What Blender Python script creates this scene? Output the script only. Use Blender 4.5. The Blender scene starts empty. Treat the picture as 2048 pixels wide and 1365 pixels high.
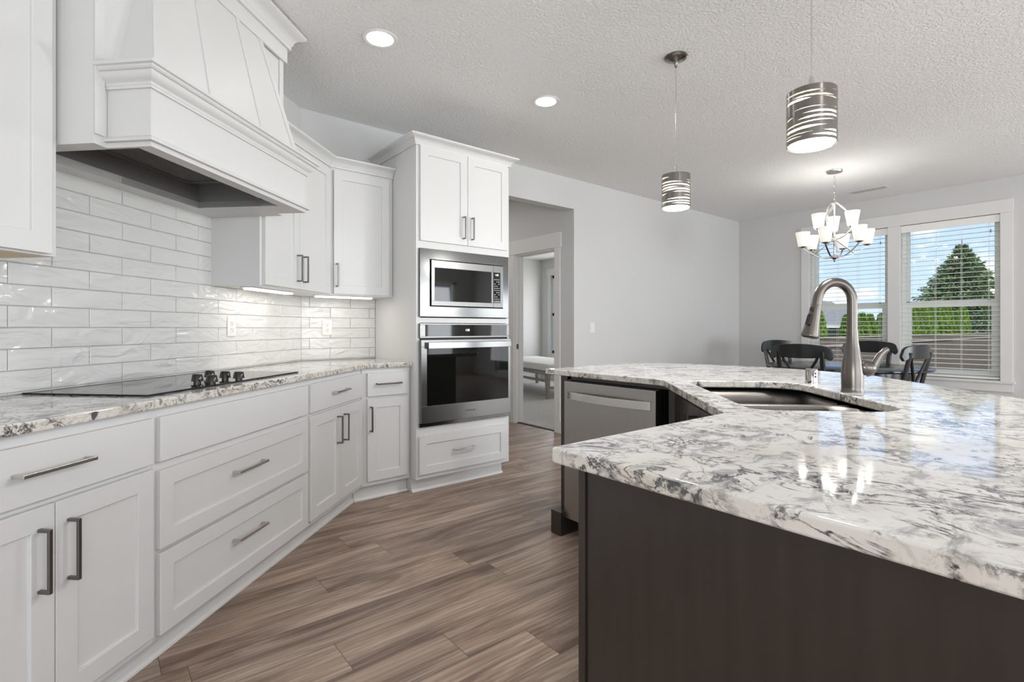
import bpy, bmesh, math, random
from mathutils import Vector, Matrix
random.seed(7)
R = math.radians
S = bpy.context.scene
C = S.collection

# ---------------------------------------------------------------- camera
cam = bpy.data.cameras.new('camera'); cam_o = bpy.data.objects.new('camera', cam); C.objects.link(cam_o)
cam.sensor_width = 36; cam.sensor_fit = 'HORIZONTAL'; cam.lens = 36 * 1031 / 2048
cam.shift_y = -25 / 2048; cam.clip_start = 0.05; cam.clip_end = 400
cam_o.location = (0, 0, 1.15); cam_o.rotation_euler = (R(90), 0, R(-38.95))
S.camera = cam_o
S.view_settings.view_transform = 'Standard'; S.view_settings.look = 'None'
S.view_settings.gamma = 1; S.view_settings.use_curve_mapping = False
S.view_settings.exposure = 0.18
S.cycles.use_denoising = True
S.cycles.max_bounces = 10; S.cycles.diffuse_bounces = 6; S.cycles.glossy_bounces = 6
S.cycles.transparent_max_bounces = 16; S.cycles.sample_clamp_indirect = 6
S.cycles.caustics_reflective = False; S.cycles.caustics_refractive = False

# ---------------------------------------------------------------- world: blue sky with clouds
W = bpy.data.worlds.new('sky'); S.world = W; W.use_nodes = True
wn = W.node_tree.nodes; wl = W.node_tree.links; wn.clear()
wo = wn.new('ShaderNodeOutputWorld'); bg = wn.new('ShaderNodeBackground'); bg.inputs[1].default_value = 1.15
tc = wn.new('ShaderNodeTexCoord'); mp = wn.new('ShaderNodeMapping'); mp.inputs['Scale'].default_value = (1.0, 1.0, 2.2)
nz = wn.new('ShaderNodeTexNoise'); nz.inputs['Scale'].default_value = 7.5; nz.inputs['Detail'].default_value = 9; nz.inputs['Roughness'].default_value = .56
cr = wn.new('ShaderNodeValToRGB'); cr.color_ramp.elements[0].position = .515; cr.color_ramp.elements[1].position = .63
sep = wn.new('ShaderNodeSeparateXYZ'); gr = wn.new('ShaderNodeValToRGB')
gr.color_ramp.elements[0].position = 0.0; gr.color_ramp.elements[0].color = (.62, .78, 1.0, 1)
gr.color_ramp.elements[1].position = .45; gr.color_ramp.elements[1].color = (.30, .50, 1.0, 1)
mx = wn.new('ShaderNodeMix'); mx.data_type = 'RGBA'; mx.inputs['B'].default_value = (1.0, 1.0, 1.0, 1)
wl.new(tc.outputs['Generated'], mp.inputs[0]); wl.new(mp.outputs[0], nz.inputs[0]); wl.new(nz.outputs[0], cr.inputs[0])
wl.new(tc.outputs['Generated'], sep.inputs[0]); wl.new(sep.outputs[2], gr.inputs[0])
wl.new(cr.outputs[0], mx.inputs['Factor']); wl.new(gr.outputs[0], mx.inputs['A'])
wl.new(mx.outputs['Result'], bg.inputs[0]); wl.new(bg.outputs[0], wo.inputs[0])

def lamp(name, kind, loc, rot, energy, color=(1, 1, 1), size=1, sy=None, spread=None):
    l = bpy.data.lights.new(name, kind); o = bpy.data.objects.new(name, l); C.objects.link(o)
    o.location = loc; o.rotation_euler = [R(a) for a in rot]; l.energy = energy; l.color = color
    if kind == 'AREA':
        l.shape = 'RECTANGLE' if sy else 'DISK'; l.size = size
        if sy: l.size_y = sy
        if spread: l.spread = R(spread)
    elif kind == 'SUN': l.angle = R(1.0)
    else: l.shadow_soft_size = size
    return o
lamp('sunlight', 'SUN', (0, -20, 30), (48, 0, -30), 3.2, (1, .95, .86))
# fill lamps added at unseen windows, tilted up to brighten the ceiling (frames below)
lamp('daylight_fill_back', 'AREA', (1.0, -4.75, 1.38), (98, 0, 0), 122, (.93, .97, 1), 5.1, 2.1)
lamp('daylight_fill_patio', 'AREA', (5.75, -4.75, 1.2), (98, 0, 0), 150, (.93, .97, 1), 2.5, 2.0)
lamp('fill_side', 'AREA', (-2.72, -2.2, 1.2), (102, 0, -90), 62, (.93, .97, 1), 2.2, 1.1)

# ---------------------------------------------------------------- materials
def mat(name, col, rough=.5, metal=0, spec=.5, bump=0, bscale=40, var=0, vscale=3, coat=0, stretch=None):
    m = bpy.data.materials.new(name); m.use_nodes = True; n = m.node_tree.nodes; L = m.node_tree.links
    b = n['Principled BSDF']; b.inputs['Base Color'].default_value = (*col, 1)
    b.inputs['Roughness'].default_value = rough; b.inputs['Metallic'].default_value = metal
    b.inputs['Specular IOR Level'].default_value = spec; b.inputs['Coat Weight'].default_value = coat
    t = n.new('ShaderNodeTexCoord'); mp = n.new('ShaderNodeMapping'); L.new(t.outputs['Object'], mp.inputs[0])
    if stretch: mp.inputs['Scale'].default_value = stretch
    if bump:
        z = n.new('ShaderNodeTexNoise'); z.inputs['Scale'].default_value = bscale; z.inputs['Detail'].default_value = 4
        L.new(mp.outputs[0], z.inputs[0]); bp = n.new('ShaderNodeBump'); bp.inputs['Strength'].default_value = bump
        bp.inputs['Distance'].default_value = .01; L.new(z.outputs[0], bp.inputs['Height']); L.new(bp.outputs[0], b.inputs['Normal'])
    z = n.new('ShaderNodeTexNoise'); z.inputs['Scale'].default_value = vscale; z.inputs['Detail'].default_value = 5
    L.new(mp.outputs[0], z.inputs[0])
    hs = n.new('ShaderNodeMapRange'); hs.inputs['To Min'].default_value = 1 - var; hs.inputs['To Max'].default_value = 1 + var
    L.new(z.outputs[0], hs.inputs['Value'])
    mm = n.new('ShaderNodeVectorMath'); mm.operation = 'SCALE'; mm.inputs[0].default_value = col
    L.new(hs.outputs[0], mm.inputs['Scale']); L.new(mm.outputs[0], b.inputs['Base Color'])
    return m
def emis(name, col, st, base=(.8, .8, .8)):
    m = mat(name, base, .5); b = m.node_tree.nodes['Principled BSDF']
    b.inputs['Emission Color'].default_value = (*col, 1); b.inputs['Emission Strength'].default_value = st
    return m
M = {}
M['wall'] = mat('wall_paint', (.64, .64, .632), .85, bump=.04, bscale=120, var=.012)
M['white'] = mat('cabinet_paint', (.69, .688, .678), .46, bump=.012, bscale=60, var=.012, stretch=(1, 1, .15))
M['trim'] = mat('trim_paint', (.76, .755, .74), .42, var=.01)
M['vinyl'] = mat('white_vinyl', (.88, .90, .86), .4, var=.01)
M['slat'] = mat('blind_slat', (.90, .90, .87), .5, var=.02)
M['steel'] = mat('brushed_steel', (.20, .198, .195), .28, 1, var=.04, vscale=6, bump=.02, bscale=30, stretch=(1, 1, 40))
M['steel_h'] = mat('polished_steel', (.17, .17, .167), .18, 1, var=.02)
M['steel_w'] = mat('satin_steel', (.40, .385, .37), .36, 1, var=.06, vscale=120)
M['nickel'] = mat('brushed_nickel', (.165, .147, .131), .28, 1, var=.05, vscale=8, stretch=(30, 30, 1))
M['shade_metal'] = mat('shade_metal', (.25, .235, .22), .24, 1, var=.3, vscale=9, stretch=(22, 22, .3))  # bright vertical streaks in the colour stand in for reflections
M['steel_b'] = mat('bright_steel', (.62, .61, .585), .25, 1, var=.03)
M['steel_o'] = mat('appliance_steel', (.20, .196, .19), .30, 1, var=.05, vscale=60)
M['brass'] = mat('antique_brass', (.30, .20, .10), .4, .8, var=.1)
M['handle'] = mat('pewter_handle', (.20, .192, .185), .38, 1, var=.04)
M['chrome'] = mat('chrome', (.42, .40, .38), .10, 1, var=.02)
M['silver'] = mat('satin_nickel', (.68, .66, .63), .25, 1, var=.03)
M['sink'] = mat('sink_steel', (.19, .175, .16), .42, 1, var=.05, vscale=20, bump=.01, bscale=200)
M['blackglass'] = mat('black_glass', (.006, .006, .006), .035, spec=.42, var=.05)
M['ovenglass'] = mat('oven_glass', (.006, .006, .0055), .03, spec=.22, var=.05)
M['black'] = mat('black_plastic', (.012, .012, .012), .16, spec=.6, var=.1)
M['rubber'] = mat('black_rubber', (.008, .008, .008), .45, var=.1)
M['gasket'] = mat('dark_gap', (.015, .015, .015), .6, var=.1)
M['espresso'] = mat('espresso_wood', (.032, .024, .019), .32, bump=.02, bscale=40, var=.35, vscale=7, stretch=(6, 6, .6), coat=.15)
M['chair'] = mat('black_lacquer', (.010, .011, .012), .2, spec=.6, var=.15)
M['liner'] = mat('grey_hood_liner', (.185, .185, .18), .5, 0, var=.05)
M['cushion'] = mat('white_linen', (.78, .77, .74), .9, bump=.1, bscale=150, var=.03)
M['greywood'] = mat('weathered_oak', (.30, .275, .235), .65, bump=.1, bscale=30, var=.2, vscale=12, stretch=(1, 1, .1))
M['ply'] = mat('maple_veneer', (.66, .52, .34), .5, var=.08, vscale=10, stretch=(1, 8, 1))
M['outlet'] = mat('white_plastic', (.80, .78, .74), .3, var=.01)
M['slot'] = mat('outlet_slot', (.03, .028, .025), .6, var=.05)
M['grout'] = mat('grout', (.44, .43, .41), .9, var=.04, vscale=30)
M['fence'] = mat('fence_board', (.125, .088, .064), .85, bump=.15, bscale=20, var=.3, vscale=3, stretch=(8, 8, .7))
M['fencecap'] = mat('fence_rail', (.42, .33, .27), .85, var=.2)
M['hedge'] = mat('arborvitae_leaf', (.20, .34, .02), .6, var=.45, vscale=2.5)
M['fir'] = mat('fir_needles', (.17, .25, .09), .65, var=.5, vscale=1.5)
M['bark'] = mat('bark', (.10, .07, .05), .9, var=.3)
M['grass'] = mat('lawn', (.12, .19, .05), .9, var=.3, vscale=4)
M['roof'] = mat('roof_shingle', (.22, .215, .21), .9, var=.25, vscale=9)
M['siding'] = mat('house_siding', (.42, .40, .36), .8, var=.05)
M['bulb'] = emis('lamp_glow', (1, .96, .90), 9)
M['led'] = emis('led_diffuser', (1, .95, .87), 3.5)
M['can'] = emis('downlight_diffuser', (1, .98, .95), 12)
M['clock'] = emis('display_digits', (.8, .9, 1), 1.6)
M['mark'] = mat('printed_mark', (.07, .07, .07), .4, var=.05)
M['keys'] = mat('keypad_print', (.55, .56, .57), .5, var=.05)

def glass(name):
    m = bpy.data.materials.new(name); m.use_nodes = True; n = m.node_tree.nodes; L = m.node_tree.links; n.clear()
    o = n.new('ShaderNodeOutputMaterial'); t = n.new('ShaderNodeBsdfTransparent'); g = n.new('ShaderNodeBsdfGlossy')
    g.inputs['Roughness'].default_value = .01; f = n.new('ShaderNodeFresnel'); f.inputs[0].default_value = 1.35
    t.inputs[0].default_value = (.97, .985, .975, 1); x = n.new('ShaderNodeMixShader')
    L.new(f.outputs[0], x.inputs[0]); L.new(t.outputs[0], x.inputs[1]); L.new(g.outputs[0], x.inputs[2]); L.new(x.outputs[0], o.inputs[0])
    return m
M['glass'] = glass('window_glass')
def shade_glass(name, st):
    m = emis(name, (1, .93, .82), st, (.85, .83, .78)); b = m.node_tree.nodes['Principled BSDF']; b.inputs['Roughness'].default_value = .35
    b.inputs['Subsurface Weight'].default_value = 0
    return m
M['cup'] = shade_glass('frosted_cup', .42)
M['opal'] = shade_glass('opal_liner', .80)
M['opal'].node_tree.nodes['Principled BSDF'].inputs['Emission Color'].default_value = (1, .89, .72, 1)

def N(m, t, **k):
    x = m.node_tree.nodes.new(t)
    for a, v in k.items(): setattr(x, a, v)
    return x
def ramp(m, stops):
    r = N(m, 'ShaderNodeValToRGB'); e = r.color_ramp.elements
    while len(e) > 1: e.remove(e[-1])
    e[0].position = stops[0][0]; e[0].color = (*stops[0][1], 1)
    for p, c in stops[1:]:
        q = e.new(p); q.color = (*c, 1)
    return r
def mixc(m, blend='MIX', fac=None):
    x = N(m, 'ShaderNodeMix', data_type='RGBA', blend_type=blend)
    if fac is not None: x.inputs['Factor'].default_value = fac
    return x
def granite(name):
    m = bpy.data.materials.new(name); m.use_nodes = True; L = m.node_tree.links; b = m.node_tree.nodes['Principled BSDF']
    t = N(m, 'ShaderNodeTexCoord'); mp = N(m, 'ShaderNodeMapping'); L.new(t.outputs['Object'], mp.inputs[0])
    mp.inputs['Rotation'].default_value = (0, 0, R(25))
    def noise(sc, det, ro, dis=0, src=mp.outputs[0]):
        z = N(m, 'ShaderNodeTexNoise'); z.inputs['Scale'].default_value = sc; z.inputs['Detail'].default_value = det
        z.inputs['Roughness'].default_value = ro; z.inputs['Distortion'].default_value = dis; L.new(src, z.inputs[0]); return z
    # tinted ground
    g1 = noise(5, 8, .65, .6); r1 = ramp(m, [(.26, (.50, .48, .465)), (.37, (.72, .695, .665)), (.46, (.79, .77, .745)), (.70, (.82, .81, .795))])
    L.new(g1.outputs[0], r1.inputs[0])
    # cream stains
    g2 = noise(3.2, 4, .5, .4); r2 = ramp(m, [(.52, (0, 0, 0)), (.72, (.55, .55, .55))]); L.new(g2.outputs[0], r2.inputs[0])
    x1 = mixc(m); L.new(r2.outputs[0], x1.inputs['Factor']); L.new(r1.outputs[0], x1.inputs['A']); x1.inputs['B'].default_value = (.66, .58, .46, 1)
    # blue grey smudges
    sm = N(m, 'ShaderNodeMapping'); sm.inputs['Rotation'].default_value = (0, 0, R(-38)); sm.inputs['Scale'].default_value = (.55, 1, 1); L.new(t.outputs['Object'], sm.inputs[0])
    g3 = noise(17, 8, .70, .8, sm.outputs[0]); r3 = ramp(m, [(.52, (0, 0, 0)), (.61, (.66, .66, .66))]); L.new(g3.outputs[0], r3.inputs[0])
    x2 = mixc(m); L.new(r3.outputs[0], x2.inputs['Factor']); L.new(x1.outputs['Result'], x2.inputs['A']); x2.inputs['B'].default_value = (.21, .215, .23, 1)
    # dark veins: thin band of a distorted noise, broken up by a mask
    def veins(sc, dis, w, msc, lo, hi, rot):
        q = N(m, 'ShaderNodeMapping'); q.inputs['Rotation'].default_value = (R(20), R(10), R(rot)); q.inputs['Scale'].default_value = (1, .55, 1); L.new(t.outputs['Object'], q.inputs[0])
        v = noise(sc, 10, .62, dis, q.outputs[0]); s = N(m, 'ShaderNodeMath', operation='SUBTRACT'); s.inputs[1].default_value = .5; L.new(v.outputs[0], s.inputs[0])
        a = N(m, 'ShaderNodeMath', operation='ABSOLUTE'); L.new(s.outputs[0], a.inputs[0])
        mr = N(m, 'ShaderNodeMapRange'); mr.inputs['From Min'].default_value = w; mr.inputs['From Max'].default_value = w * .15; L.new(a.outputs[0], mr.inputs['Value'])
        k = noise(msc, 6, .65, .5); kr = ramp(m, [(lo, (0, 0, 0)), (hi, (1, 1, 1))]); L.new(k.outputs[0], kr.inputs[0])
        mu = N(m, 'ShaderNodeMath', operation='MULTIPLY'); L.new(mr.outputs[0], mu.inputs[0]); L.new(kr.outputs[0], mu.inputs[1]); return mu
    v1 = veins(7, 1.5, .026, 5, .47, .57, -20); v2 = veins(19, 1.1, .034, 7, .48, .57, 30)
    c1_ = noise(34, 6, .7, .8); c1r = ramp(m, [(.53, (0, 0, 0)), (.60, (.95, .95, .95))]); L.new(c1_.outputs[0], c1r.inputs[0])
    c2_ = noise(6.5, 5, .6, 1.2); c2r = ramp(m, [(.55, (0, 0, 0)), (.64, (1, 1, 1))]); L.new(c2_.outputs[0], c2r.inputs[0])
    sp_ = N(m, 'ShaderNodeMath', operation='MULTIPLY'); L.new(c1r.outputs[0], sp_.inputs[0]); L.new(c2r.outputs[0], sp_.inputs[1])
    m0 = N(m, 'ShaderNodeMath', operation='MAXIMUM'); L.new(v1.outputs[0], m0.inputs[0]); L.new(v2.outputs[0], m0.inputs[1])
    mx1 = N(m, 'ShaderNodeMath', operation='MAXIMUM'); L.new(m0.outputs[0], mx1.inputs[0]); L.new(sp_.outputs[0], mx1.inputs[1])
    # the sawn edge cuts across the crystals: denser dark clusters on a creamier ground
    ge = N(m, 'ShaderNodeNewGeometry'); sx_ = N(m, 'ShaderNodeSeparateXYZ'); L.new(ge.outputs['True Normal'], sx_.inputs[0])
    ab = N(m, 'ShaderNodeMath', operation='ABSOLUTE'); L.new(sx_.outputs[2], ab.inputs[0]); sd = N(m, 'ShaderNodeMapRange'); sd.inputs['From Min'].default_value = .9; sd.inputs['From Max'].default_value = .4; L.new(ab.outputs[0], sd.inputs['Value'])
    c3_ = noise(30, 7, .68, 1.2); c3r = ramp(m, [(.50, (0, 0, 0)), (.575, (.92, .92, .92))]); L.new(c3_.outputs[0], c3r.inputs[0])
    c4_ = noise(7, 5, .6, 1.0); c4r = ramp(m, [(.44, (0, 0, 0)), (.56, (1, 1, 1))]); L.new(c4_.outputs[0], c4r.inputs[0])
    s1_ = N(m, 'ShaderNodeMath', operation='MULTIPLY'); L.new(c3r.outputs[0], s1_.inputs[0]); L.new(c4r.outputs[0], s1_.inputs[1])
    s2_ = N(m, 'ShaderNodeMath', operation='MULTIPLY'); L.new(s1_.outputs[0], s2_.inputs[0]); L.new(sd.outputs[0], s2_.inputs[1])
    mxm = N(m, 'ShaderNodeMath', operation='MAXIMUM'); L.new(mx1.outputs[0], mxm.inputs[0]); L.new(s2_.outputs[0], mxm.inputs[1])
    xs = mixc(m); s3_ = N(m, 'ShaderNodeMath', operation='MULTIPLY'); s3_.inputs[1].default_value = .55; L.new(sd.outputs[0], s3_.inputs[0]); L.new(s3_.outputs[0], xs.inputs['Factor'])
    L.new(x2.outputs['Result'], xs.inputs['A']); xs.inputs['B'].default_value = (.66, .60, .51, 1)
    x3 = mixc(m); L.new(mxm.outputs[0], x3.inputs['Factor']); L.new(xs.outputs['Result'], x3.inputs['A']); x3.inputs['B'].default_value = (.042, .040, .044, 1)
    L.new(x3.outputs['Result'], b.inputs['Base Color'])
    b.inputs['Roughness'].default_value = .06; b.inputs['Specular IOR Level'].default_value = .75
    return m
M['granite'] = granite('white_granite')

def floor_mat():
    m = bpy.data.materials.new('wood_plank_floor'); m.use_nodes = True; L = m.node_tree.links; b = m.node_tree.nodes['Principled BSDF']
    t = N(m, 'ShaderNodeTexCoord')
    sp = N(m, 'ShaderNodeSeparateXYZ'); L.new(t.outputs['Object'], sp.inputs[0])
    def mth(op, a_, b_=None):
        x = N(m, 'ShaderNodeMath', operation=op)
        for i, v in enumerate((a_, b_)):
            if v is None: continue
            if isinstance(v, (int, float)): x.inputs[i].default_value = v
            else: L.new(v, x.inputs[i])
        return x.outputs[0]
    row = mth('FLOOR', mth('DIVIDE', sp.outputs[1], .187)); shf = mth('FRACT', mth('MULTIPLY', mth('SINE', mth('MULTIPLY', row, 12.9898)), 43758.5))
    xx = mth('ADD', sp.outputs[0], mth('MULTIPLY', shf, 1.25)); cmb = N(m, 'ShaderNodeCombineXYZ'); L.new(xx, cmb.inputs[0]); L.new(sp.outputs[1], cmb.inputs[1])
    br = N(m, 'ShaderNodeTexBrick'); L.new(cmb.outputs[0], br.inputs[0])
    br.inputs['Scale'].default_value = 1; br.inputs['Brick Width'].default_value = 1.25; br.inputs['Row Height'].default_value = .187
    br.inputs['Mortar Size'].default_value = .0011; br.inputs['Mortar Smooth'].default_value = .3; br.offset = 0; br.offset_frequency = 1
    br.inputs['Color1'].default_value = (0, 0, 0, 1); br.inputs['Color2'].default_value = (1, 1, 1, 1); br.inputs['Bias'].default_value = 0
    # grain stretched along X, shifted per plank
    sh = N(m, 'ShaderNodeVectorMath', operation='SCALE'); sh.inputs['Scale'].default_value = 7.0; L.new(br.outputs['Color'], sh.inputs[0])
    ad = N(m, 'ShaderNodeVectorMath', operation='ADD'); L.new(t.outputs['Object'], ad.inputs[0]); L.new(sh.outputs[0], ad.inputs[1])
    def noise(sc, stretch, det, dis, ro=.6):
        q = N(m, 'ShaderNodeMapping'); q.inputs['Scale'].default_value = stretch; L.new(ad.outputs[0], q.inputs[0])
        z = N(m, 'ShaderNodeTexNoise'); z.inputs['Scale'].default_value = sc; z.inputs['Detail'].default_value = det
        z.inputs['Roughness'].default_value = ro; z.inputs['Distortion'].default_value = dis; L.new(q.outputs[0], z.inputs[0]); return z
    broad = noise(3.4, (.30, 2.3, 1), 7, 1.6, .62); fine = noise(22, (.09, 3.6, 1), 7, .8, .72)
    r1 = ramp(m, [(.30, (.14, .093, .070)), (.43, (.27, .193, .148)), (.54, (.39, .292, .230)), (.68, (.52, .41, .335))]); L.new(broad.outputs[0], r1.inputs[0])
    r2 = ramp(m, [(.30, (.60, .60, .60)), (.52, (1, 1, 1)), (.72, (1.22, 1.2, 1.18))]); L.new(fine.outputs[0], r2.inputs[0])
    x = mixc(m, 'MULTIPLY', 1); L.new(r1.outputs[0], x.inputs['A']); L.new(r2.outputs[0], x.inputs['B'])
    # growth ring figure
    wv = N(m, 'ShaderNodeTexWave', wave_type='RINGS', rings_direction='SPHERICAL'); q = N(m, 'ShaderNodeMapping'); q.inputs['Scale'].default_value = (.45, 5, 1); L.new(ad.outputs[0], q.inputs[0])
    L.new(q.outputs[0], wv.inputs[0]); wv.inputs['Scale'].default_value = 3; wv.inputs['Distortion'].default_value = 5; wv.inputs['Detail'].default_value = 3; wv.inputs['Detail Scale'].default_value = 1.4
    r3 = ramp(m, [(0, (.82, .81, .80)), (.5, (1, 1, 1)), (1, (1.06, 1.06, 1.05))]); L.new(wv.outputs[0], r3.inputs[0])
    x2 = mixc(m, 'MULTIPLY', .8); L.new(x.outputs['Result'], x2.inputs['A']); L.new(r3.outputs[0], x2.inputs['B'])
    # plank to plank tone
    r4 = ramp(m, [(0, (.86, .85, .85)), (1, (1.14, 1.13, 1.12))]); L.new(br.outputs['Color'], r4.inputs[0])
    x3 = mixc(m, 'MULTIPLY', 1); L.new(x2.outputs['Result'], x3.inputs['A']); L.new(r4.outputs[0], x3.inputs['B'])
    # pale saw marks across the grain
    sw = noise(9, (6, .5, 1), 3, .1); r5 = ramp(m, [(.66, (0, 0, 0)), (.74, (.35, .35, .35))]); L.new(sw.outputs[0], r5.inputs[0])
    x5 = mixc(m); L.new(r5.outputs[0], x5.inputs['Factor']); L.new(x3.outputs['Result'], x5.inputs['A']); x5.inputs['B'].default_value = (.36, .30, .25, 1)
    x4 = mixc(m); L.new(br.outputs['Fac'], x4.inputs['Factor']); L.new(x5.outputs['Result'], x4.inputs['A']); x4.inputs['B'].default_value = (.05, .035, .027, 1)
    L.new(x4.outputs['Result'], b.inputs['Base Color'])
    b.inputs['Roughness'].default_value = .36; b.inputs['Specular IOR Level'].default_value = .5
    bp = N(m, 'ShaderNodeBump'); bp.inputs['Strength'].default_value = .12; bp.inputs['Distance'].default_value = .004
    L.new(fine.outputs[0], bp.inputs['Height']); L.new(bp.outputs[0], b.inputs['Normal'])
    return m
M['floor'] = floor_mat()

def ceiling_mat():
    m = mat('knockdown_ceiling', (.88, .88, .875), .9); L = m.node_tree.links; b = m.node_tree.nodes['Principled BSDF']
    t = N(m, 'ShaderNodeTexCoord'); z = N(m, 'ShaderNodeTexNoise'); z.inputs['Scale'].default_value = 58; z.inputs['Detail'].default_value = 3; z.inputs['Distortion'].default_value = .3
    L.new(t.outputs['Object'], z.inputs[0]); r = ramp(m, [(.44, (0, 0, 0)), (.56, (1, 1, 1))]); L.new(z.outputs[0], r.inputs[0])
    bp = N(m, 'ShaderNodeBump'); bp.inputs['Strength'].default_value = .6; bp.inputs['Distance'].default_value = .005
    L.new(r.outputs[0], bp.inputs['Height']); L.new(bp.outputs[0], b.inputs['Normal']); return m
M['ceiling'] = ceiling_mat()
def carpet_mat():
    m = mat('grey_carpet', (.52, .50, .475), .95, bump=.6, bscale=90, var=.35, vscale=28); return m
M['carpet'] = carpet_mat()
def tile_mat():
    m = mat('glazed_tile', (.70, .695, .675), .13, spec=.5, var=.02); L = m.node_tree.links; b = m.node_tree.nodes['Principled BSDF']
    t = N(m, 'ShaderNodeTexCoord'); q = N(m, 'ShaderNodeMapping'); q.inputs['Scale'].default_value = (1, 1, 2.6); q.inputs['Rotation'].default_value = (0, R(14), 0); L.new(t.outputs['Object'], q.inputs[0])
    z = N(m, 'ShaderNodeTexNoise'); z.inputs['Scale'].default_value = 5; z.inputs['Detail'].default_value = 2; z.inputs['Distortion'].default_value = 1.0; L.new(q.outputs[0], z.inputs[0])
    z2 = N(m, 'ShaderNodeTexNoise'); z2.inputs['Scale'].default_value = 26; z2.inputs['Detail'].default_value = 3; L.new(q.outputs[0], z2.inputs[0])
    a = N(m, 'ShaderNodeMath', operation='MULTIPLY_ADD'); a.inputs[1].default_value = .05; L.new(z2.outputs[0], a.inputs[0]); L.new(z.outputs[0], a.inputs[2])
    bp = N(m, 'ShaderNodeBump'); bp.inputs['Strength'].default_value = .7; bp.inputs['Distance'].default_value = .028
    L.new(a.outputs[0], bp.inputs['Height']); L.new(bp.outputs[0], b.inputs['Normal']); return m
M['tile'] = tile_mat()

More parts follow.
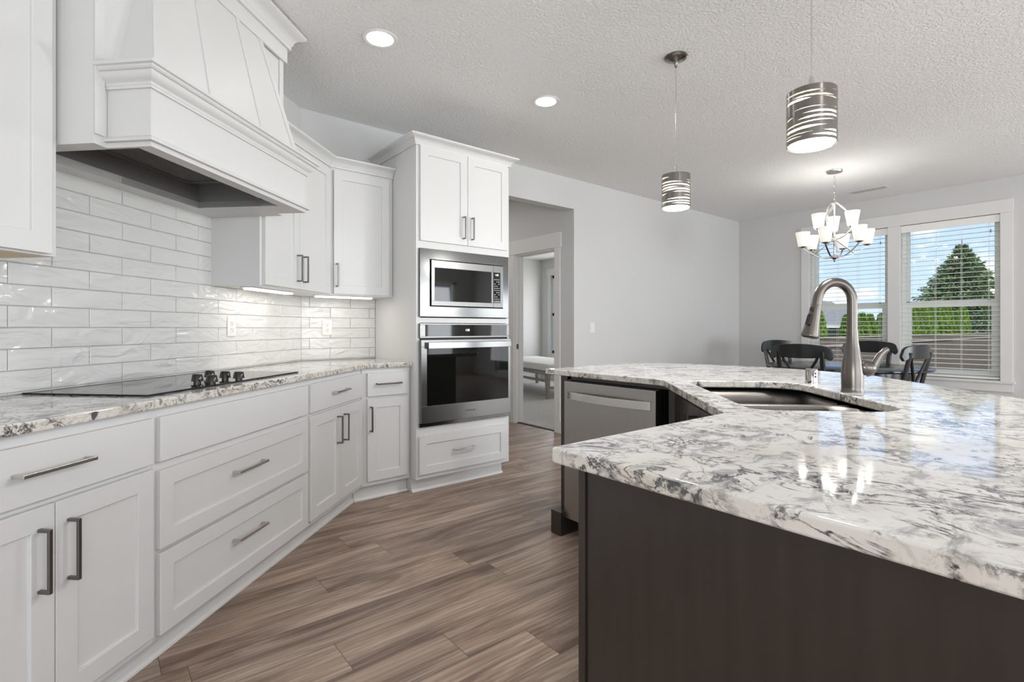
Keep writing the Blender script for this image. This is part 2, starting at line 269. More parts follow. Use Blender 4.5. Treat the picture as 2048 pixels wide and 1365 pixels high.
# ---------------------------------------------------------------- mesh helpers
class MB:
    def __init__(s): s.v = []; s.f = []
    def add(s, vs, fs):
        k = len(s.v); s.v += [tuple(v) for v in vs]; s.f += [tuple(i + k for i in f) for f in fs]; return s
    def box(s, x0, x1, y0, y1, z0, z1):
        vs = [(x, y, z) for z in (z0, z1) for y in (y0, y1) for x in (x0, x1)]
        return s.add(vs, [(0, 2, 3, 1), (4, 5, 7, 6), (0, 1, 5, 4), (2, 6, 7, 3), (0, 4, 6, 2), (1, 3, 7, 5)])
    def obox(s, a, b, w, h, up=(0, 0, 1)):
        a = Vector(a); b = Vector(b); d = (b - a).normalized(); up = Vector(up)
        x = d.cross(up)
        if x.length < 1e-4: x = d.cross(Vector((1, 0, 0)))
        x.normalize(); y = x.cross(d).normalized(); vs = []
        for p in (a, b):
            for i, j in ((-1, -1), (1, -1), (1, 1), (-1, 1)): vs.append(p + x * i * w / 2 + y * j * h / 2)
        return s.add(vs, [(0, 1, 2, 3), (7, 6, 5, 4), (0, 4, 5, 1), (1, 5, 6, 2), (2, 6, 7, 3), (3, 7, 4, 0)])
    def prism(s, pts, z0, z1, T=None):
        n = len(pts); vs = [(p[0], p[1], z) for z in (z0, z1) for p in pts]
        if T: vs = [T(v) for v in vs]
        return s.add(vs, [tuple(range(n))[::-1], tuple(range(n, 2 * n))] + [(i, (i + 1) % n, n + (i + 1) % n, n + i) for i in range(n)])
    def lathe(s, prof, seg=32, c=(0, 0, 0), T=None, cap=True):
        vs = []; fs = []; n = len(prof)
        for r, z in prof:
            for i in range(seg):
                t = 2 * math.pi * i / seg; vs.append((c[0] + r * math.cos(t), c[1] + r * math.sin(t), c[2] + z))
        for j in range(n - 1):
            for i in range(seg): k = (i + 1) % seg; fs.append((j * seg + i, j * seg + k, (j + 1) * seg + k, (j + 1) * seg + i))
        if cap: fs.append(tuple(range(seg))[::-1]); fs.append(tuple(range((n - 1) * seg, n * seg)))
        if T: vs = [T(Vector(v)) for v in vs]
        return s.add(vs, fs)
    def tube(s, pts, r, seg=12, cap=True, flat=None, up=(0, 0, 1)):
        pts = [Vector(p) for p in pts]; n = len(pts); rs = r if isinstance(r, (list, tuple)) else [r] * n
        vs = []; fs = []; prev = None
        for i, p in enumerate(pts):
            d = (pts[min(i + 1, n - 1)] - pts[max(i - 1, 0)]).normalized()
            if prev is None:
                x = d.cross(Vector(up));
                if x.length < 1e-3: x = d.cross(Vector((1, 0, 0)))
            else: x = prev - d * prev.dot(d)
            x.normalize(); prev = x; y = d.cross(x)
            for k in range(seg):
                t = 2 * math.pi * k / seg
                vs.append(p + x * math.cos(t) * rs[i] * (flat[0] if flat else 1) + y * math.sin(t) * rs[i] * (flat[1] if flat else 1))
        for j in range(n - 1):
            for k in range(seg): q = (k + 1) % seg; fs.append((j * seg + k, j * seg + q, (j + 1) * seg + q, (j + 1) * seg + k))
        if cap: fs.append(tuple(range(seg))[::-1]); fs.append(tuple(range((n - 1) * seg, n * seg)))
        return s.add(vs, fs)
    def sweep(s, path, prof, closed=False):
        """path: xy points; prof: (outward, z) points, outward to the right of travel"""
        n = len(path); P = [Vector((p[0], p[1])) for p in path]; m = len(prof); vs = []; fs = []
        for i in range(n):
            if closed: a = P[i] - P[i - 1]; b = P[(i + 1) % n] - P[i]
            else: a = P[i] - P[max(i - 1, 0)] if i else P[1] - P[0]; b = P[min(i + 1, n - 1)] - P[i] if i < n - 1 else a
            a = a.normalized(); b = b.normalized(); na = Vector((a.y, -a.x)); nb = Vector((b.y, -b.x))
            mm = (na + nb); mm = mm / (mm.dot(na)) if mm.length > 1e-6 else na
            for o, z in prof: q = P[i] + mm * o; vs.append((q.x, q.y, z))
        last = n if closed else n - 1
        for i in range(last):
            j = (i + 1) % n
            for k in range(m): l = (k + 1) % m; fs.append((i * m + k, i * m + l, j * m + l, j * m + k))
        if not closed: fs.append(tuple(range(m))); fs.append(tuple(range((n - 1) * m, n * m))[::-1])
        return s.add(vs, fs)
    def build(s, name, m, parent=None, bevel=0, seg=2, smooth=False, loc=None, rz=0, angle=40):
        me = bpy.data.meshes.new(name); me.from_pydata([tuple(v) for v in s.v], [], s.f); me.update()
        bm = bmesh.new(); bm.from_mesh(me); bmesh.ops.recalc_face_normals(bm, faces=bm.faces[:]); bm.to_mesh(me); bm.free()
        o = bpy.data.objects.new(name, me); C.objects.link(o); me.materials.append(m if not isinstance(m, str) else M[m])
        if parent: o.parent = parent
        if loc: o.location = loc
        o.rotation_euler = (0, 0, rz)
        if smooth or bevel:
            for p in me.polygons: p.use_smooth = True
            if bevel:
                b = o.modifiers.new('bevel', 'BEVEL'); b.width = bevel; b.segments = seg; b.limit_method = 'ANGLE'; b.angle_limit = R(30); b.harden_normals = True
            else:
                try: me.set_sharp_from_angle(angle=R(angle))
                except Exception: pass
        return o
def tag(o, label=None, cat=None, group=None, kind=None):
    if label: o['label'] = label
    if cat: o['category'] = cat
    if group: o['group'] = group
    if kind: o['kind'] = kind
    return o
def thing(name, label, cat, loc=(0, 0, 0), rz=0, group=None):
    o = bpy.data.objects.new(name, None); C.objects.link(o); o.empty_display_size = .1
    o.location = loc; o.rotation_euler = (0, 0, rz); return tag(o, label, cat, group)
def copy_tree(o, parent=None):
    c = o.copy(); C.objects.link(c)
    if parent: c.parent = parent
    for ch in [x for x in bpy.data.objects if x.parent is o]: copy_tree(ch, c)
    return c
def struct(o): o['kind'] = 'structure'; return o
def box(*a): return MB().box(*a)
def text(name, body, size, m, parent, T, ext=.0006):
    c = bpy.data.curves.new(name, 'FONT'); c.body = body; c.size = size; c.extrude = ext; c.align_x = 'CENTER'; c.align_y = 'CENTER'
    o = bpy.data.objects.new(name + '_curve', c); C.objects.link(o); dg = bpy.context.evaluated_depsgraph_get(); me = bpy.data.meshes.new_from_object(o.evaluated_get(dg))
    bpy.data.objects.remove(o); me.materials.clear(); me.materials.append(M[m]); o = bpy.data.objects.new(name, me); C.objects.link(o); o.parent = parent; o.matrix_local = T; return o

AL = R(44.2); CA, SA = math.cos(AL), math.sin(AL)
def run(a, n, z=0): return (a * CA - n * SA, a * SA + n * CA, z)      # the range wall's own axes: a along it, n into it
CZ = 2.745; YB = 3.86; XW = 7.48; NW = 1.962

# ---------------------------------------------------------------- room shell
def wallbox(name, axis, p0, p1, u0, u1, z0, z1, holes, m='wall'):
    """axis 'x': slab p0..p1 in X running along Y; 'y': slab in Y running along X. holes: (u0,u1,z0,z1)"""
    b = MB(); us = sorted({u0, u1, *[h[0] for h in holes], *[h[1] for h in holes]})
    for a, c in zip(us[:-1], us[1:]):
        zs = [z0]
        for h in sorted([h for h in holes if h[0] <= a and h[1] >= c], key=lambda h: h[2]): zs += [h[2], h[3]]
        zs.append(z1)
        for q in range(0, len(zs), 2):
            if zs[q + 1] - zs[q] > 1e-4:
                if axis == 'x': b.box(p0, p1, a, c, zs[q], zs[q + 1])
                else: b.box(a, c, p0, p1, zs[q], zs[q + 1])
    return struct(b.build(name, m))
struct(MB().prism([(-2.8, -4.5), (7.48, -4.5), (7.48, 3.86), (4.03, 3.98), (4.03, 6.1), (2.4, 6.1), (2.4, 3.98), (1.155, 3.98), (-2.8, .012)], -.08, 0).build('floor', 'floor'))
struct(MB().prism([(-2.95, -4.65), (7.63, -4.65), (7.63, 3.98), (4.09, 3.98), (4.09, 6.2), (2.3, 6.2), (2.3, 3.98), (.9, 3.98), (-2.95, .1)], CZ, CZ + .1).build('ceiling', 'ceiling'))
wallbox('wall_back', 'y', YB, YB + .12, 1.155, 7.63, 0, CZ, [(2.60, 3.97, 0, 2.425)])
wallbox('wall_hall', 'x', 3.97, 4.09, YB + .12, 6.1, 0, CZ, [(4.146, 4.86, 0, 2.045)])
wallbox('wall_hall_end', 'y', 6.1, 6.2, 2.3, 4.09, 0, CZ, [])
wallbox('wall_hall_left', 'x', 2.3, 2.4, YB + .12, 6.1, 0, CZ, [])
struct(MB().prism([run(-2, NW), (1.155, 3.86), (1.155, 3.98), (.95, 3.98), run(-2, 2.08)][::1], 0, CZ).build('wall_left', 'wall'))
wallbox('wall_side', 'x', -2.95, -2.8, -4.65, .012, 0, CZ, [(-3.4, -1.0, .6, 2.4)])
wallbox('wall_front', 'y', -4.65, -4.5, -2.8, 7.48, 0, CZ, [(-1.6, 3.6, .3, 2.45), (4.5, 7.0, .1, 2.3)])
wallbox('wall_right', 'x', XW, XW + .15, -4.65, YB, 0, CZ, [(.997, 1.871, .594, 2.375), (1.996, 2.88, .594, 2.375), (-3.6, -1.3, .1, 2.3)])
# bedroom beyond the hall door
struct(MB().box(4.03, 7.9, 3.98, 8.75, -.08, .004).build('floor_bedroom', 'carpet'))
struct(MB().box(4.09, 8.0, 3.98, 8.85, 2.70, 2.8).build('ceiling_bedroom', 'trim'))
wallbox('wall_bedroom_end', 'y', 8.71, 8.85, 4.0, 8.05, 0, 2.7, [])
wallbox('wall_bedroom_right', 'x', 7.9, 8.05, 3.98, 8.71, 0, 2.7, [(7.35, 8.39, .6, 2.33), (4.9, 6.4, .6, 2.33)])
wallbox('wall_bedroom_left', 'x', 3.97, 4.09, 6.2, 8.71, 0, 2.7, [])

def casing(name, axis, p, s, u0, u1, z0, z1, w=.10, hd=.105, over=.022, sill=True, t=.018, floor_to=False):
    """flat craftsman trim around an opening; p wall face, s outward sign"""
    r = struct(thing(name, None, None)); r['kind'] = 'structure'
    def bx(a, c, d0, d1, e, f):
        q = sorted((p + s * d0, p + s * d1))
        return MB().box(q[0], q[1], a, c, e, f) if axis == 'x' else MB().box(a, c, q[0], q[1], e, f)
    zb = 0 if floor_to else z0
    bx(u0 - w, u0, 0, t, zb, z1).build('side_casing', 'trim', r, .0015)
    bx(u1, u1 + w, 0, t, zb, z1).build('side_casing', 'trim', r, .0015)
    bx(u0 - w - over, u1 + w + over, 0, t + .006, z1, z1 + hd + .04).build('head_casing', 'trim', r, .0015)
    if sill:
        bx(u0 - w - .015, u1 + w + .015, 0, .035, z0 - .028, z0).build('stool', 'trim', r, .002)
        bx(u0 - w, u1 + w, 0, t, z0 - .028 - .088, z0 - .028).build('apron', 'trim', r, .0015)
    return r
casing('trim_1', 'x', XW, -1, .997, 2.88, .594, 2.375, w=.098, hd=.10, over=.004)
struct(MB().box(XW - .018, XW, 1.871, 1.996, .594, 2.375).build('trim_2', 'trim', None, .0015))
casing('trim_3', 'x', 3.97, -1, 4.146, 4.86, 0, 2.045, w=.085, hd=.125, over=.018, sill=False, floor_to=True)
casing('trim_4', 'x', 7.9, -1, 7.35, 8.39, .6, 2.33, w=.09)
# door jamb with stop and strike plate
dj = struct(thing('door_1', None, None))
MB().box(3.968, 4.092, 4.86 - .018, 4.86, 0, 2.045).box(3.968, 4.092, 4.146, 4.164, 0, 2.045).box(3.968, 4.092, 4.164, 4.842, 2.027, 2.045).build('jamb', 'trim', dj)
MB().box(4.015, 4.05, 4.83, 4.842, 0, 2.027).box(4.015, 4.05, 4.164, 4.176, 0, 2.027).box(4.015, 4.05, 4.176, 4.83, 2.015, 2.027).build('door_stop', 'trim', dj)
MB().box(3.985, 4.012, 4.839, 4.8425, .90, .96).build('strike_plate', 'nickel', dj)
struct(MB().box(3.995, 4.045, 4.164, 4.842, 0, .009).build('trim_5', 'rubber', None, .003))
# baseboards
struct(MB().box(3.99, XW - .016, YB - .016, YB, 0, .135).build('baseboard_back', 'trim', None, .002))
struct(MB().box(XW - .016, XW, -4.48, YB, 0, .135).build('baseboard_right', 'trim', None, .002))
struct(MB().box(3.954, 3.97, 3.87, 4.06, 0, .135).build('baseboard_hall', 'trim', None, .002))
struct(MB().box(4.1, 7.89, 8.694, 8.71, 0, .135).build('baseboard_bedroom', 'trim', None, .002))

# dining windows: single hung vinyl sashes + horizontal blinds
def window(name, Y0, Y1, Z0, Z1, X, zm=1.455, fw=.038, lock=(True, True)):
    r = struct(thing(name, None, None)); x0 = X + .075; fx = X + .145
    def fr(xa, xb, ya, yb, za, zb_, wy, wb, wt): return MB().box(xa, xb, ya, ya + wy, za, zb_).box(xa, xb, yb - wy, yb, za, zb_).box(xa, xb, ya + wy, yb - wy, za, za + wb).box(xa, xb, ya + wy, yb - wy, zb_ - wt, zb_)
    fr(x0, fx, Y0, Y1, Z0, Z1, fw, fw, fw).build('window_frame', 'vinyl', r)
    a, c = Y0 + fw, Y1 - fw
    fr(x0 + .01, x0 + .04, a + .0005, c - .0005, Z0 + fw + .0005, zm, .045, .05, .055).build('lower_sash', 'vinyl', r)
    fr(x0 + .042, x0 + .066, a + .0005, c - .0005, zm - .03, Z1 - fw - .0005, .024, .05, .024).build('upper_sash', 'vinyl', r)
    MB().box(x0 + .022, x0 + .026, a + .04, c - .04, Z0 + fw + .045, zm - .05).build('lower_pane', 'glass', r)
    MB().box(x0 + .052, x0 + .056, a + .01, c - .01, zm + .015, Z1 - fw - .01).build('upper_pane', 'glass', r)
    for k, yy in enumerate((Y0 + .10, Y1 - .06)):
        MB().box(x0 + .002, x0 + .02, yy - .009, yy + .009, zm - .001, zm + .010).box(x0 - .003, x0 + .004, yy - .004, yy + .012, zm + .003, zm + .016).build('sash_lock', 'brass', r)
    return r
window('window_1', .997, 1.871, .594, 2.375, XW)
window('window_2', 1.996, 2.88, .594, 2.375, XW)
def blind(Y0, Y1, Z0, Z1, X, label, name='window_blind', cords=4):
    r = thing(name, label, 'blind', (X, (Y0 + Y1) / 2, Z0), 0, None); h = (Y1 - Y0) / 2 - .006; H = Z1 - Z0
    MB().box(-.004, .05, -h, h, H - .062, H - .002).build('headrail', 'slat', r, .003)
    MB().box(-.012, -.006, -h - .004, h + .004, H - .085, H - .002).build('valance', 'slat', r, .003)
    b = MB(); z = .052; k = 0
    while z < H - .095:
        ys = -h, h; pr = [(-.001, -.0045), (.0125, -.0012), (.026, .0), (.0395, -.0008), (.051, -.0015)]
        vs = [(x, y, z + q + e) for y in ys for e in (0, .0036) for x, q in pr]
        fs = []
        for i in range(4): fs += [(i, i + 1, 11 + i, 10 + i), (5 + i, 15 + i, 16 + i, 6 + i), (i, 5 + i, 6 + i, i + 1), (10 + i, 11 + i, 16 + i, 15 + i)]
        fs += [(0, 10, 15, 5), (4, 9, 19, 14)]
        b.add(vs, fs); z += .0535; k += 1
    b.build('slats', 'slat', r)
    MB().box(0, .05, -h, h, .006, .026).build('bottom_rail', 'slat', r, .003)
    for i in range(cords):
        y = -h + .09 + (2 * h - .18) * i / (cords - 1)
        MB().box(-.004, -.002, y - .0012, y + .0012, .02, H - .06).box(.052, .054, y - .0012, y + .0012, .02, H - .06).build('ladder_cord', 'slat', r)
    t = MB().tube([(-.012, -h + .07, H - .07), (-.014, -h + .07, H - .16)], .0012, 6).build('tilt_cord', 'slat', r)
    MB().lathe([(.002, .0), (.006, -.004), (.0075, -.03), (.003, -.036)], 10, (-.014, -h + .07, H - .155)).build('cord_tassel', 'greywood', t, smooth=True)
    return r
blind(.997, 1.871, .598, 2.372, XW + .012, 'white horizontal slat blind in the right-hand dining window, nearer the frame edge')
blind(1.996, 2.88, .598, 2.372, XW + .012, 'white horizontal slat blind in the window behind the chandelier and faucet')
# plain window frames for the fill lamps; several are unseen additions
def plainwin(name, axis, p, u0, u1, z0, z1, n, rails, bw=.06):
    r = struct(thing(name, None, None)); b = MB()
    def bb(a, c, e, f): b.box(p, p + .05, a, c, e, f) if axis == 'x' else b.box(a, c, p, p + .05, e, f)
    for i in range(n + 1): u = u0 + (u1 - u0 - bw) * i / n; bb(u, u + bw, z0, z1)
    bb(u0, u1, z0, z0 + .06); bb(u0, u1, z1 - .06, z1)
    if rails: bb(u0, u1, (z0 + z1) / 2 - .03, (z0 + z1) / 2 + .03)
    b.build('window_frame', 'vinyl', r); return r
plainwin('window_3', 'y', -4.6, -1.6, 3.6, .3, 2.45, 5, False, .15)
plainwin('window_4', 'y', -4.6, 4.5, 7.0, .1, 2.3, 3, False, .12)
plainwin('added_window_5', 'x', -2.9, -3.4, -1.0, .6, 2.4, 2, True)  # invented side window, frame for the side fill lamp
plainwin('added_window_6', 'x', 7.52, -3.6, -1.3, .1, 2.3, 2, False)  # unseen slider added to hold the right-hand fill lamp
plainwin('window_7', 'x', 7.95, 7.35, 8.39, .6, 2.33, 1, True)
plainwin('added_window_8', 'x', 7.95, 4.9, 6.4, .6, 2.33, 2, True)  # second bedroom window, made up for its fill lamp

# ---------------------------------------------------------------- cabinetry
def shaker(b, w, h, z0, x0, y=0, t=.02, st=.062, rec=.009, rail=None):
    """recessed panel front; x0..x0+w, z0..z0+h, front face at y - t"""
    rl = rail or st; yf = y - t; yr = yf + rec; x1, z1 = x0 + w, z0 + h
    o = [(x0, z0), (x1, z0), (x1, z1), (x0, z1)]; i = [(x0 + st, z0 + rl), (x1 - st, z0 + rl), (x1 - st, z1 - rl), (x0 + st, z1 - rl)]
    vs = [(p[0], y, p[1]) for p in o] + [(p[0], yf, p[1]) for p in o] + [(p[0], yf, p[1]) for p in i] + [(p[0], yr, p[1]) for p in i]
    fs = [(0, 1, 2, 3), (12, 13, 14, 15)]
    for k in range(4): l = (k + 1) % 4; fs += [(k, 4 + k, 4 + l, l), (4 + k, 8 + k, 8 + l, 4 + l), (8 + k, 12 + k, 12 + l, 8 + l)]
    return b.add(vs, fs)
def pull(parent, x, z, L, y, vertical, m='handle'):
    b = MB(); s = .0105; o = .036
    if vertical:
        b.add(*[[], []]); P = [(x - s / 2, x + s / 2, y - o, y - o + .008, z - L / 2, z + L / 2), (x - s / 2, x + s / 2, y - o + .004, y, z - L / 2, z - L / 2 + .009), (x - s / 2, x + s / 2, y - o + .004, y, z + L / 2 - .009, z + L / 2)]
    else: P = [(x - L / 2, x + L / 2, y - o, y - o + .008, z - s / 2, z + s / 2), (x - L / 2, x - L / 2 + .009, y - o + .004, y, z - s / 2, z + s / 2), (x + L / 2 - .009, x + L / 2, y - o + .004, y, z - s / 2, z + s / 2)]
    for p in P: b.box(*p)
    return b.build('handle', m, parent, .0018, 2)
def front(parent, kind, x0, x1, z0, z1, hx=None, hz=None, hl=.168, vert=True, style='shaker', st=.062, m='white', hm='handle'):
    b = MB()
    if style == 'shaker': shaker(b, x1 - x0, z1 - z0, z0, x0, st=st)
    else: b.box(x0, x1, -.02, 0, z0, z1)
    d = b.build(kind, m, parent, .0022, 2)
    if hx is not None: pull(d, hx, hz, hl, -.02 if style != 'shaker' or vert or hx < 0 else -.011, vert, hm)
    return d
def carcass(parent, w, z0, z1, depth, m='white', name='cabinet_body'): return box(0, w, 0, depth, z0, z1).build(name, m, parent, .0015)

FN = 1.395   # face-frame plane of the range run
def toe(parent, w, d=.07, z=.1, x0=0, m='white'):
    box(x0, w, d, d + .02, 0, z).build('toe_kick', m, parent)
    pr = [(0, 0), (.019, 0), (.018, .008), (.013, .015), (.006, .0185), (0, .019)]
    b = MB(); b.add([(x, d - o, zz) for x in (x0, w) for o, zz in pr], [tuple(range(6)), tuple(range(6, 12))[::-1]] + [(i, (i + 1) % 6, 6 + (i + 1) % 6, 6 + i) for i in range(6)])
    b.build('shoe_moulding', 'trim', parent)
# base cabinet under the left end of the counter
P = run(.883, FN); c1 = thing('base_cabinet', 'white base cabinet at the left frame edge, one slab drawer over two doors', 'cabinet', P, AL)
w = 1.5615 - .883; carcass(c1, w, .10, .885, NW - FN - .002); toe(c1, w)
front(c1, 'drawer', .016, w - .0145, .702, .853, w / 2 - .01, .783, .20, False, 'slab', hm='steel_b')
front(c1, 'door', .016, .3375, .13, .685, .296, .547, .168)
front(c1, 'door', .3405, w - .0145, .13, .685, .375, .547, .168)
P = run(1.5615, FN); c2 = thing('drawer_cabinet', 'white three-drawer base cabinet under the cooktop, wide fronts with two bar pulls', 'cabinet', P, AL)
w = 2.557 - 1.5615; carcass(c2, w, .10, .885, NW - FN - .002); toe(c2, w)
front(c2, 'drawer', .0145, w - .0145, .702, .853, style='slab')
front(c2, 'drawer', .0145, w - .0145, .408, .672, w / 2 - .005, .562, .20, False, st=.058, hm='steel_b')
front(c2, 'drawer', .0145, w - .0145, .118, .394, w / 2 - .005, .283, .20, False, st=.058, hm='steel_b')
P = run(2.557, FN); c3 = thing('base_cabinet', 'white base cabinet right of the cooktop drawers, slab drawer over two narrow doors', 'cabinet', P, AL)
w = 3.262 - 2.557; carcass(c3, w - .004, .10, .885, NW - FN - .002); toe(c3, w + .075)
front(c3, 'drawer', .013, w - .03, .702, .855, w / 2 - .01, .785, .185, False, 'slab', hm='steel_b')
front(c3, 'door', .013, .3605, .13, .685, .318, .558, .162)
front(c3, 'door', .3635, w - .03, .13, .685, .402, .558, .162)
cbx = 1.3667; c4 = thing('base_cabinet', 'narrow white corner base cabinet beside the oven tower, one drawer over one door', 'cabinet', (cbx, 3.275, 0), 0)
w = 1.725 - cbx; carcass(c4, w - .003, .10, .885, YB - 3.275 - .003); toe(c4, w - .003, .05, x0=-.035)
front(c4, 'drawer', .036, .333, .697, .853, w / 2 + .004, .779, .18, False, 'slab')
front(c4, 'door', .036, .333, .132, .680, .0555, .548, .168)

# oven tower
TW = 2.545 - 1.725; t = thing('oven_tower_cabinet', 'tall white cabinet housing microwave and wall oven, crown on top, drawer below', 'cabinet', (1.725, 3.19, 0), 0)
D = YB - 3.19 - .003
MB().box(0, .020, .02, D, .10, 2.43).box(TW - .02, TW, .02, D, .10, 2.43).box(.02, TW - .02, D - .01, D, .12, 2.40).box(.02, TW-.02, .02, D, 2.40, 2.43).box(.02, TW - .02, .02, D, 1.715, 1.745).box(.02, TW - .02, .02, D, 1.19, 1.225).box(.02, TW - .02, .02, D, .43, .465).box(0, .03, 0, .02, .1, 2.43).box(TW - .03, TW, 0, .02, .1, 2.43).box(.03, TW - .03, 0, .02, 1.712, 2.43).box(.03, TW - .03, 0, .02, 1.19, 1.226).box(.03, TW - .03, 0, .02, .10, .462).build('cabinet_body', 'white', t)
toe(t, TW - .02, .07); box(0, .018, .0895, D, 0, .10).build('toe_kick', 'white', t)
front(t, 'door', .025, .4165, 1.762, 2.425, .378, 1.888, .165)
front(t, 'door', .4195, TW - .022, 1.762, 2.425, .452, 1.888, .165)
front(t, 'drawer', .018, TW - .035, .132, .40, TW / 2 - .025, .272, .185, False, st=.058, hm='steel_b')
crown = [(0, 0), (.012, 0), (.012, .012), (.018, .02), (.022, .032), (.034, .043), (.05, .049), (.056, .052), (.062, .056), (.062, .066), (0, .066)]
def crown_mould(parent, path, z, prof=crown, m='white', name='crown_moulding', sc=1):
    return MB().sweep(path, [(o * sc, z + q * sc) for o, q in prof]).build(name, m, parent, .0008)
crown_mould(t, [(0, D), (0, 0), (TW, 0), (TW, D)][::-1][::-1], 2.425)

# upper cabinets
UZ = 1.382; UN = 1.672
P = run(.62, UN); u1 = thing('upper_cabinet', 'white shaker wall cabinet at the left frame edge, left of the range hood', 'cabinet', P, AL)
w = 1.49 - .62; MB().box(0, w - .002, 0, NW - UN - .003, UZ, 2.62).build('cabinet_body', 'white', u1, .0015)
MB().box(.02, w - .022, .02, NW - UN - .02, UZ - .002, UZ + .001).build('underside_panel', 'ply', u1)
front(u1, 'door', .02, .426, UZ + .006, 2.6, .385, UZ + .13); front(u1, 'door', .429, w - .03, UZ + .006, 2.6, .47, UZ + .13, st=.064)
# the corner uppers: one run following the corner
P = run(2.582, UN); u2 = thing('upper_cabinet', 'white two-door wall cabinet right of the hood, lit from beneath', 'cabinet', P, AL)
xc = (.7169 * 3.55 - UN) / .6972; ac = xc * CA + 3.55 * SA; w = ac - 2.582
MB().prism([(0, 0), (w - .002, 0), (w + .115, NW - UN - .003), (0, NW - UN - .003)], UZ, 2.272).build('cabinet_body', 'white', u2, .0012)
front(u2, 'door', .021, .373, UZ + .006, 2.245, .343, 1.512, .162); front(u2, 'door', .376, w - .022, UZ + .006, 2.245, .412, 1.512, .162)
u3 = thing('upper_cabinet', 'white single-door wall cabinet in the corner against the oven tower', 'cabinet', (xc, 3.55, 0), 0)
w3 = 1.725 - xc; MB().prism([(.001, 0), (w3 - .003, 0), (w3 - .003, YB - 3.55 - .003), (-.115, YB - 3.55 - .003)], UZ, 2.272).build('cabinet_body', 'white', u3, .0012)
front(u3, 'door', .026, w3 - .034, UZ + .008, 2.245, .045, 1.519, .162)
crown_mould(u2, [(0, .27), (0, 0), (w - .0, 0)], 2.262)
crown_mould(u3, [(.0, 0), (w3 - .003, 0)], 2.262)
for parts, lab, loc, rz, L in ((0, 'lit under-cabinet light beneath the two-door wall cabinet', run(2.65, 1.80, UZ), AL, .455), (1, 'lit under-cabinet light beneath the corner wall cabinet', (1.17, 3.62, UZ), 0, .43)):
    lt = thing('under_cabinet_light', lab, 'light', loc, rz); box(0, L, -.035, .035, -.006, -.001).build('housing', 'trim', lt)
    box(.012, L - .012, -.025, .025, -.016, -.006).build('diffuser', 'led', lt, .006, 3)
lamp('undercabinet_glow', 'AREA', run(2.88, 1.80, UZ - .018), (0, 0, 44.2), .5, (1, .93, .85), .42, .05)
lamp('undercabinet_glow', 'AREA', (1.38, 3.62, UZ - .018), (0, 0, 0), .5, (1, .93, .85), .40, .05)

# ---------------------------------------------------------------- range hood
P = run(2.035, NW); hd = thing('range_hood', 'white wooden range hood with battened tapered canopy and moulded mantel over the cooktop', 'hood', P, AL)
HZ = 1.762; hw = .543; bf = -(NW - 1.54)   # local: x about the centre, y = n - NW
lx0_, lx1_ = -.483, .335
def ring(b, x0, x1, y0, y1, ix0, ix1, iy0, iy1, z0, z1):
    b.box(x0, x1, y0, iy0, z0, z1); b.box(x0, x1, iy1, y1, z0, z1); b.box(x0, ix0, iy0, iy1, z0, z1); b.box(ix1, x1, iy0, iy1, z0, z1); return b
MB().box(-hw, -hw + .02, bf, -.003, HZ + .02, CZ - .002).box(hw - .02, hw, bf, -.003, HZ + .02, CZ - .002).box(-hw + .02, hw - .02, bf + .0005, bf + .02, HZ + .236, CZ - .002).box(-hw + .02, lx0_, bf + .0005, bf + .02, HZ + .02, HZ + .236).box(lx1_, hw - .02, bf + .0005, bf + .02, HZ + .02, HZ + .236).build('chimney_box', 'white', hd)
for q0 in (-hw, hw - .035): box(q0, q0 + .035, bf - .006, bf - .0005, HZ + .02, CZ - .13).build('stile', 'white', hd, .001)
mx0, mx1, my = -.495, .492, -(NW - 1.38)
MB().prism([(mx0, bf - .001), (mx0, my), (mx1, my), (mx1, bf - .001), (mx1 - .02, bf - .001), (mx1 - .02, my + .02), (mx0 + .02, my + .02), (mx0 + .02, bf - .001)], HZ + .02, HZ + .235).build('mantel', 'white', hd)
box(mx0 - .03, mx1 + .03, my - .03, bf - .0065, HZ + .236, HZ + .248).build('mantel_shelf', 'white', hd)
lip = [(0, 0), (.016, 0), (.017, .006), (.014, .011), (.004, .019), (0, .02)]
MB().sweep([(mx0, bf), (mx0, my), (mx1, my), (mx1, bf)], [(o, HZ + .004 + z) for o, z in lip]).build('lower_moulding', 'white', hd, .0006)
mant = [(0, 0), (.008, 0), (.008, .008), (.0105, .011), (.0105, .018), (.013, .021), (.021, .025), (.029, .033), (.032, .041), (.032, .047), (.039, .049), (.043, .054), (.043, .060), (.051, .0625), (.051, .074), (0, .074)]
MB().sweep([(mx0, bf), (mx0, my), (mx1, my), (mx1, bf)], [(o, HZ + .178 + z) for o, z in mant]).build('mantel_moulding', 'white', hd, .0006)
lx0, lx1, ly0, ly1 = -.483, .335, -(NW - 1.435), -.10
MB().box(-hw, hw, ly1, -.003, HZ - .012, HZ + .02).box(-hw, lx0, bf, ly1, HZ - .012, HZ + .02).box(lx1, hw, bf, ly1, HZ - .012, HZ + .02).box(mx0, lx0, my, bf, HZ - .012, HZ + .02).box(lx1, mx1, my, bf, HZ - .012, HZ + .02).box(lx0, lx1, my, ly0, HZ - .012, HZ + .02).build('bottom_rail', 'white', hd)
MB().box(lx0, lx1, ly1, ly1 + .004, HZ - .01, HZ + .10).box(lx0, lx1, ly0, ly0 + .004, HZ - .01, HZ + .10).box(lx0 - .004, lx0, ly0, ly1, HZ - .01, HZ + .10).box(lx1, lx1 + .004, ly0, ly1, HZ - .01, HZ + .10).box(lx0, lx1, ly0, ly1, HZ + .10, HZ + .104).build('metal_liner', 'liner', hd)
fb = MB(); fx0, fx1, fy0, fy1 = lx0 + .03, .215, ly0 + .05, ly1 - .045
nx = 50
for i in range(nx + 1): x = fx0 + (fx1 - fx0) * i / nx; fb.box(x - .002, x + .002, fy0, fy1, HZ + .088, HZ + .092)
ny = 24
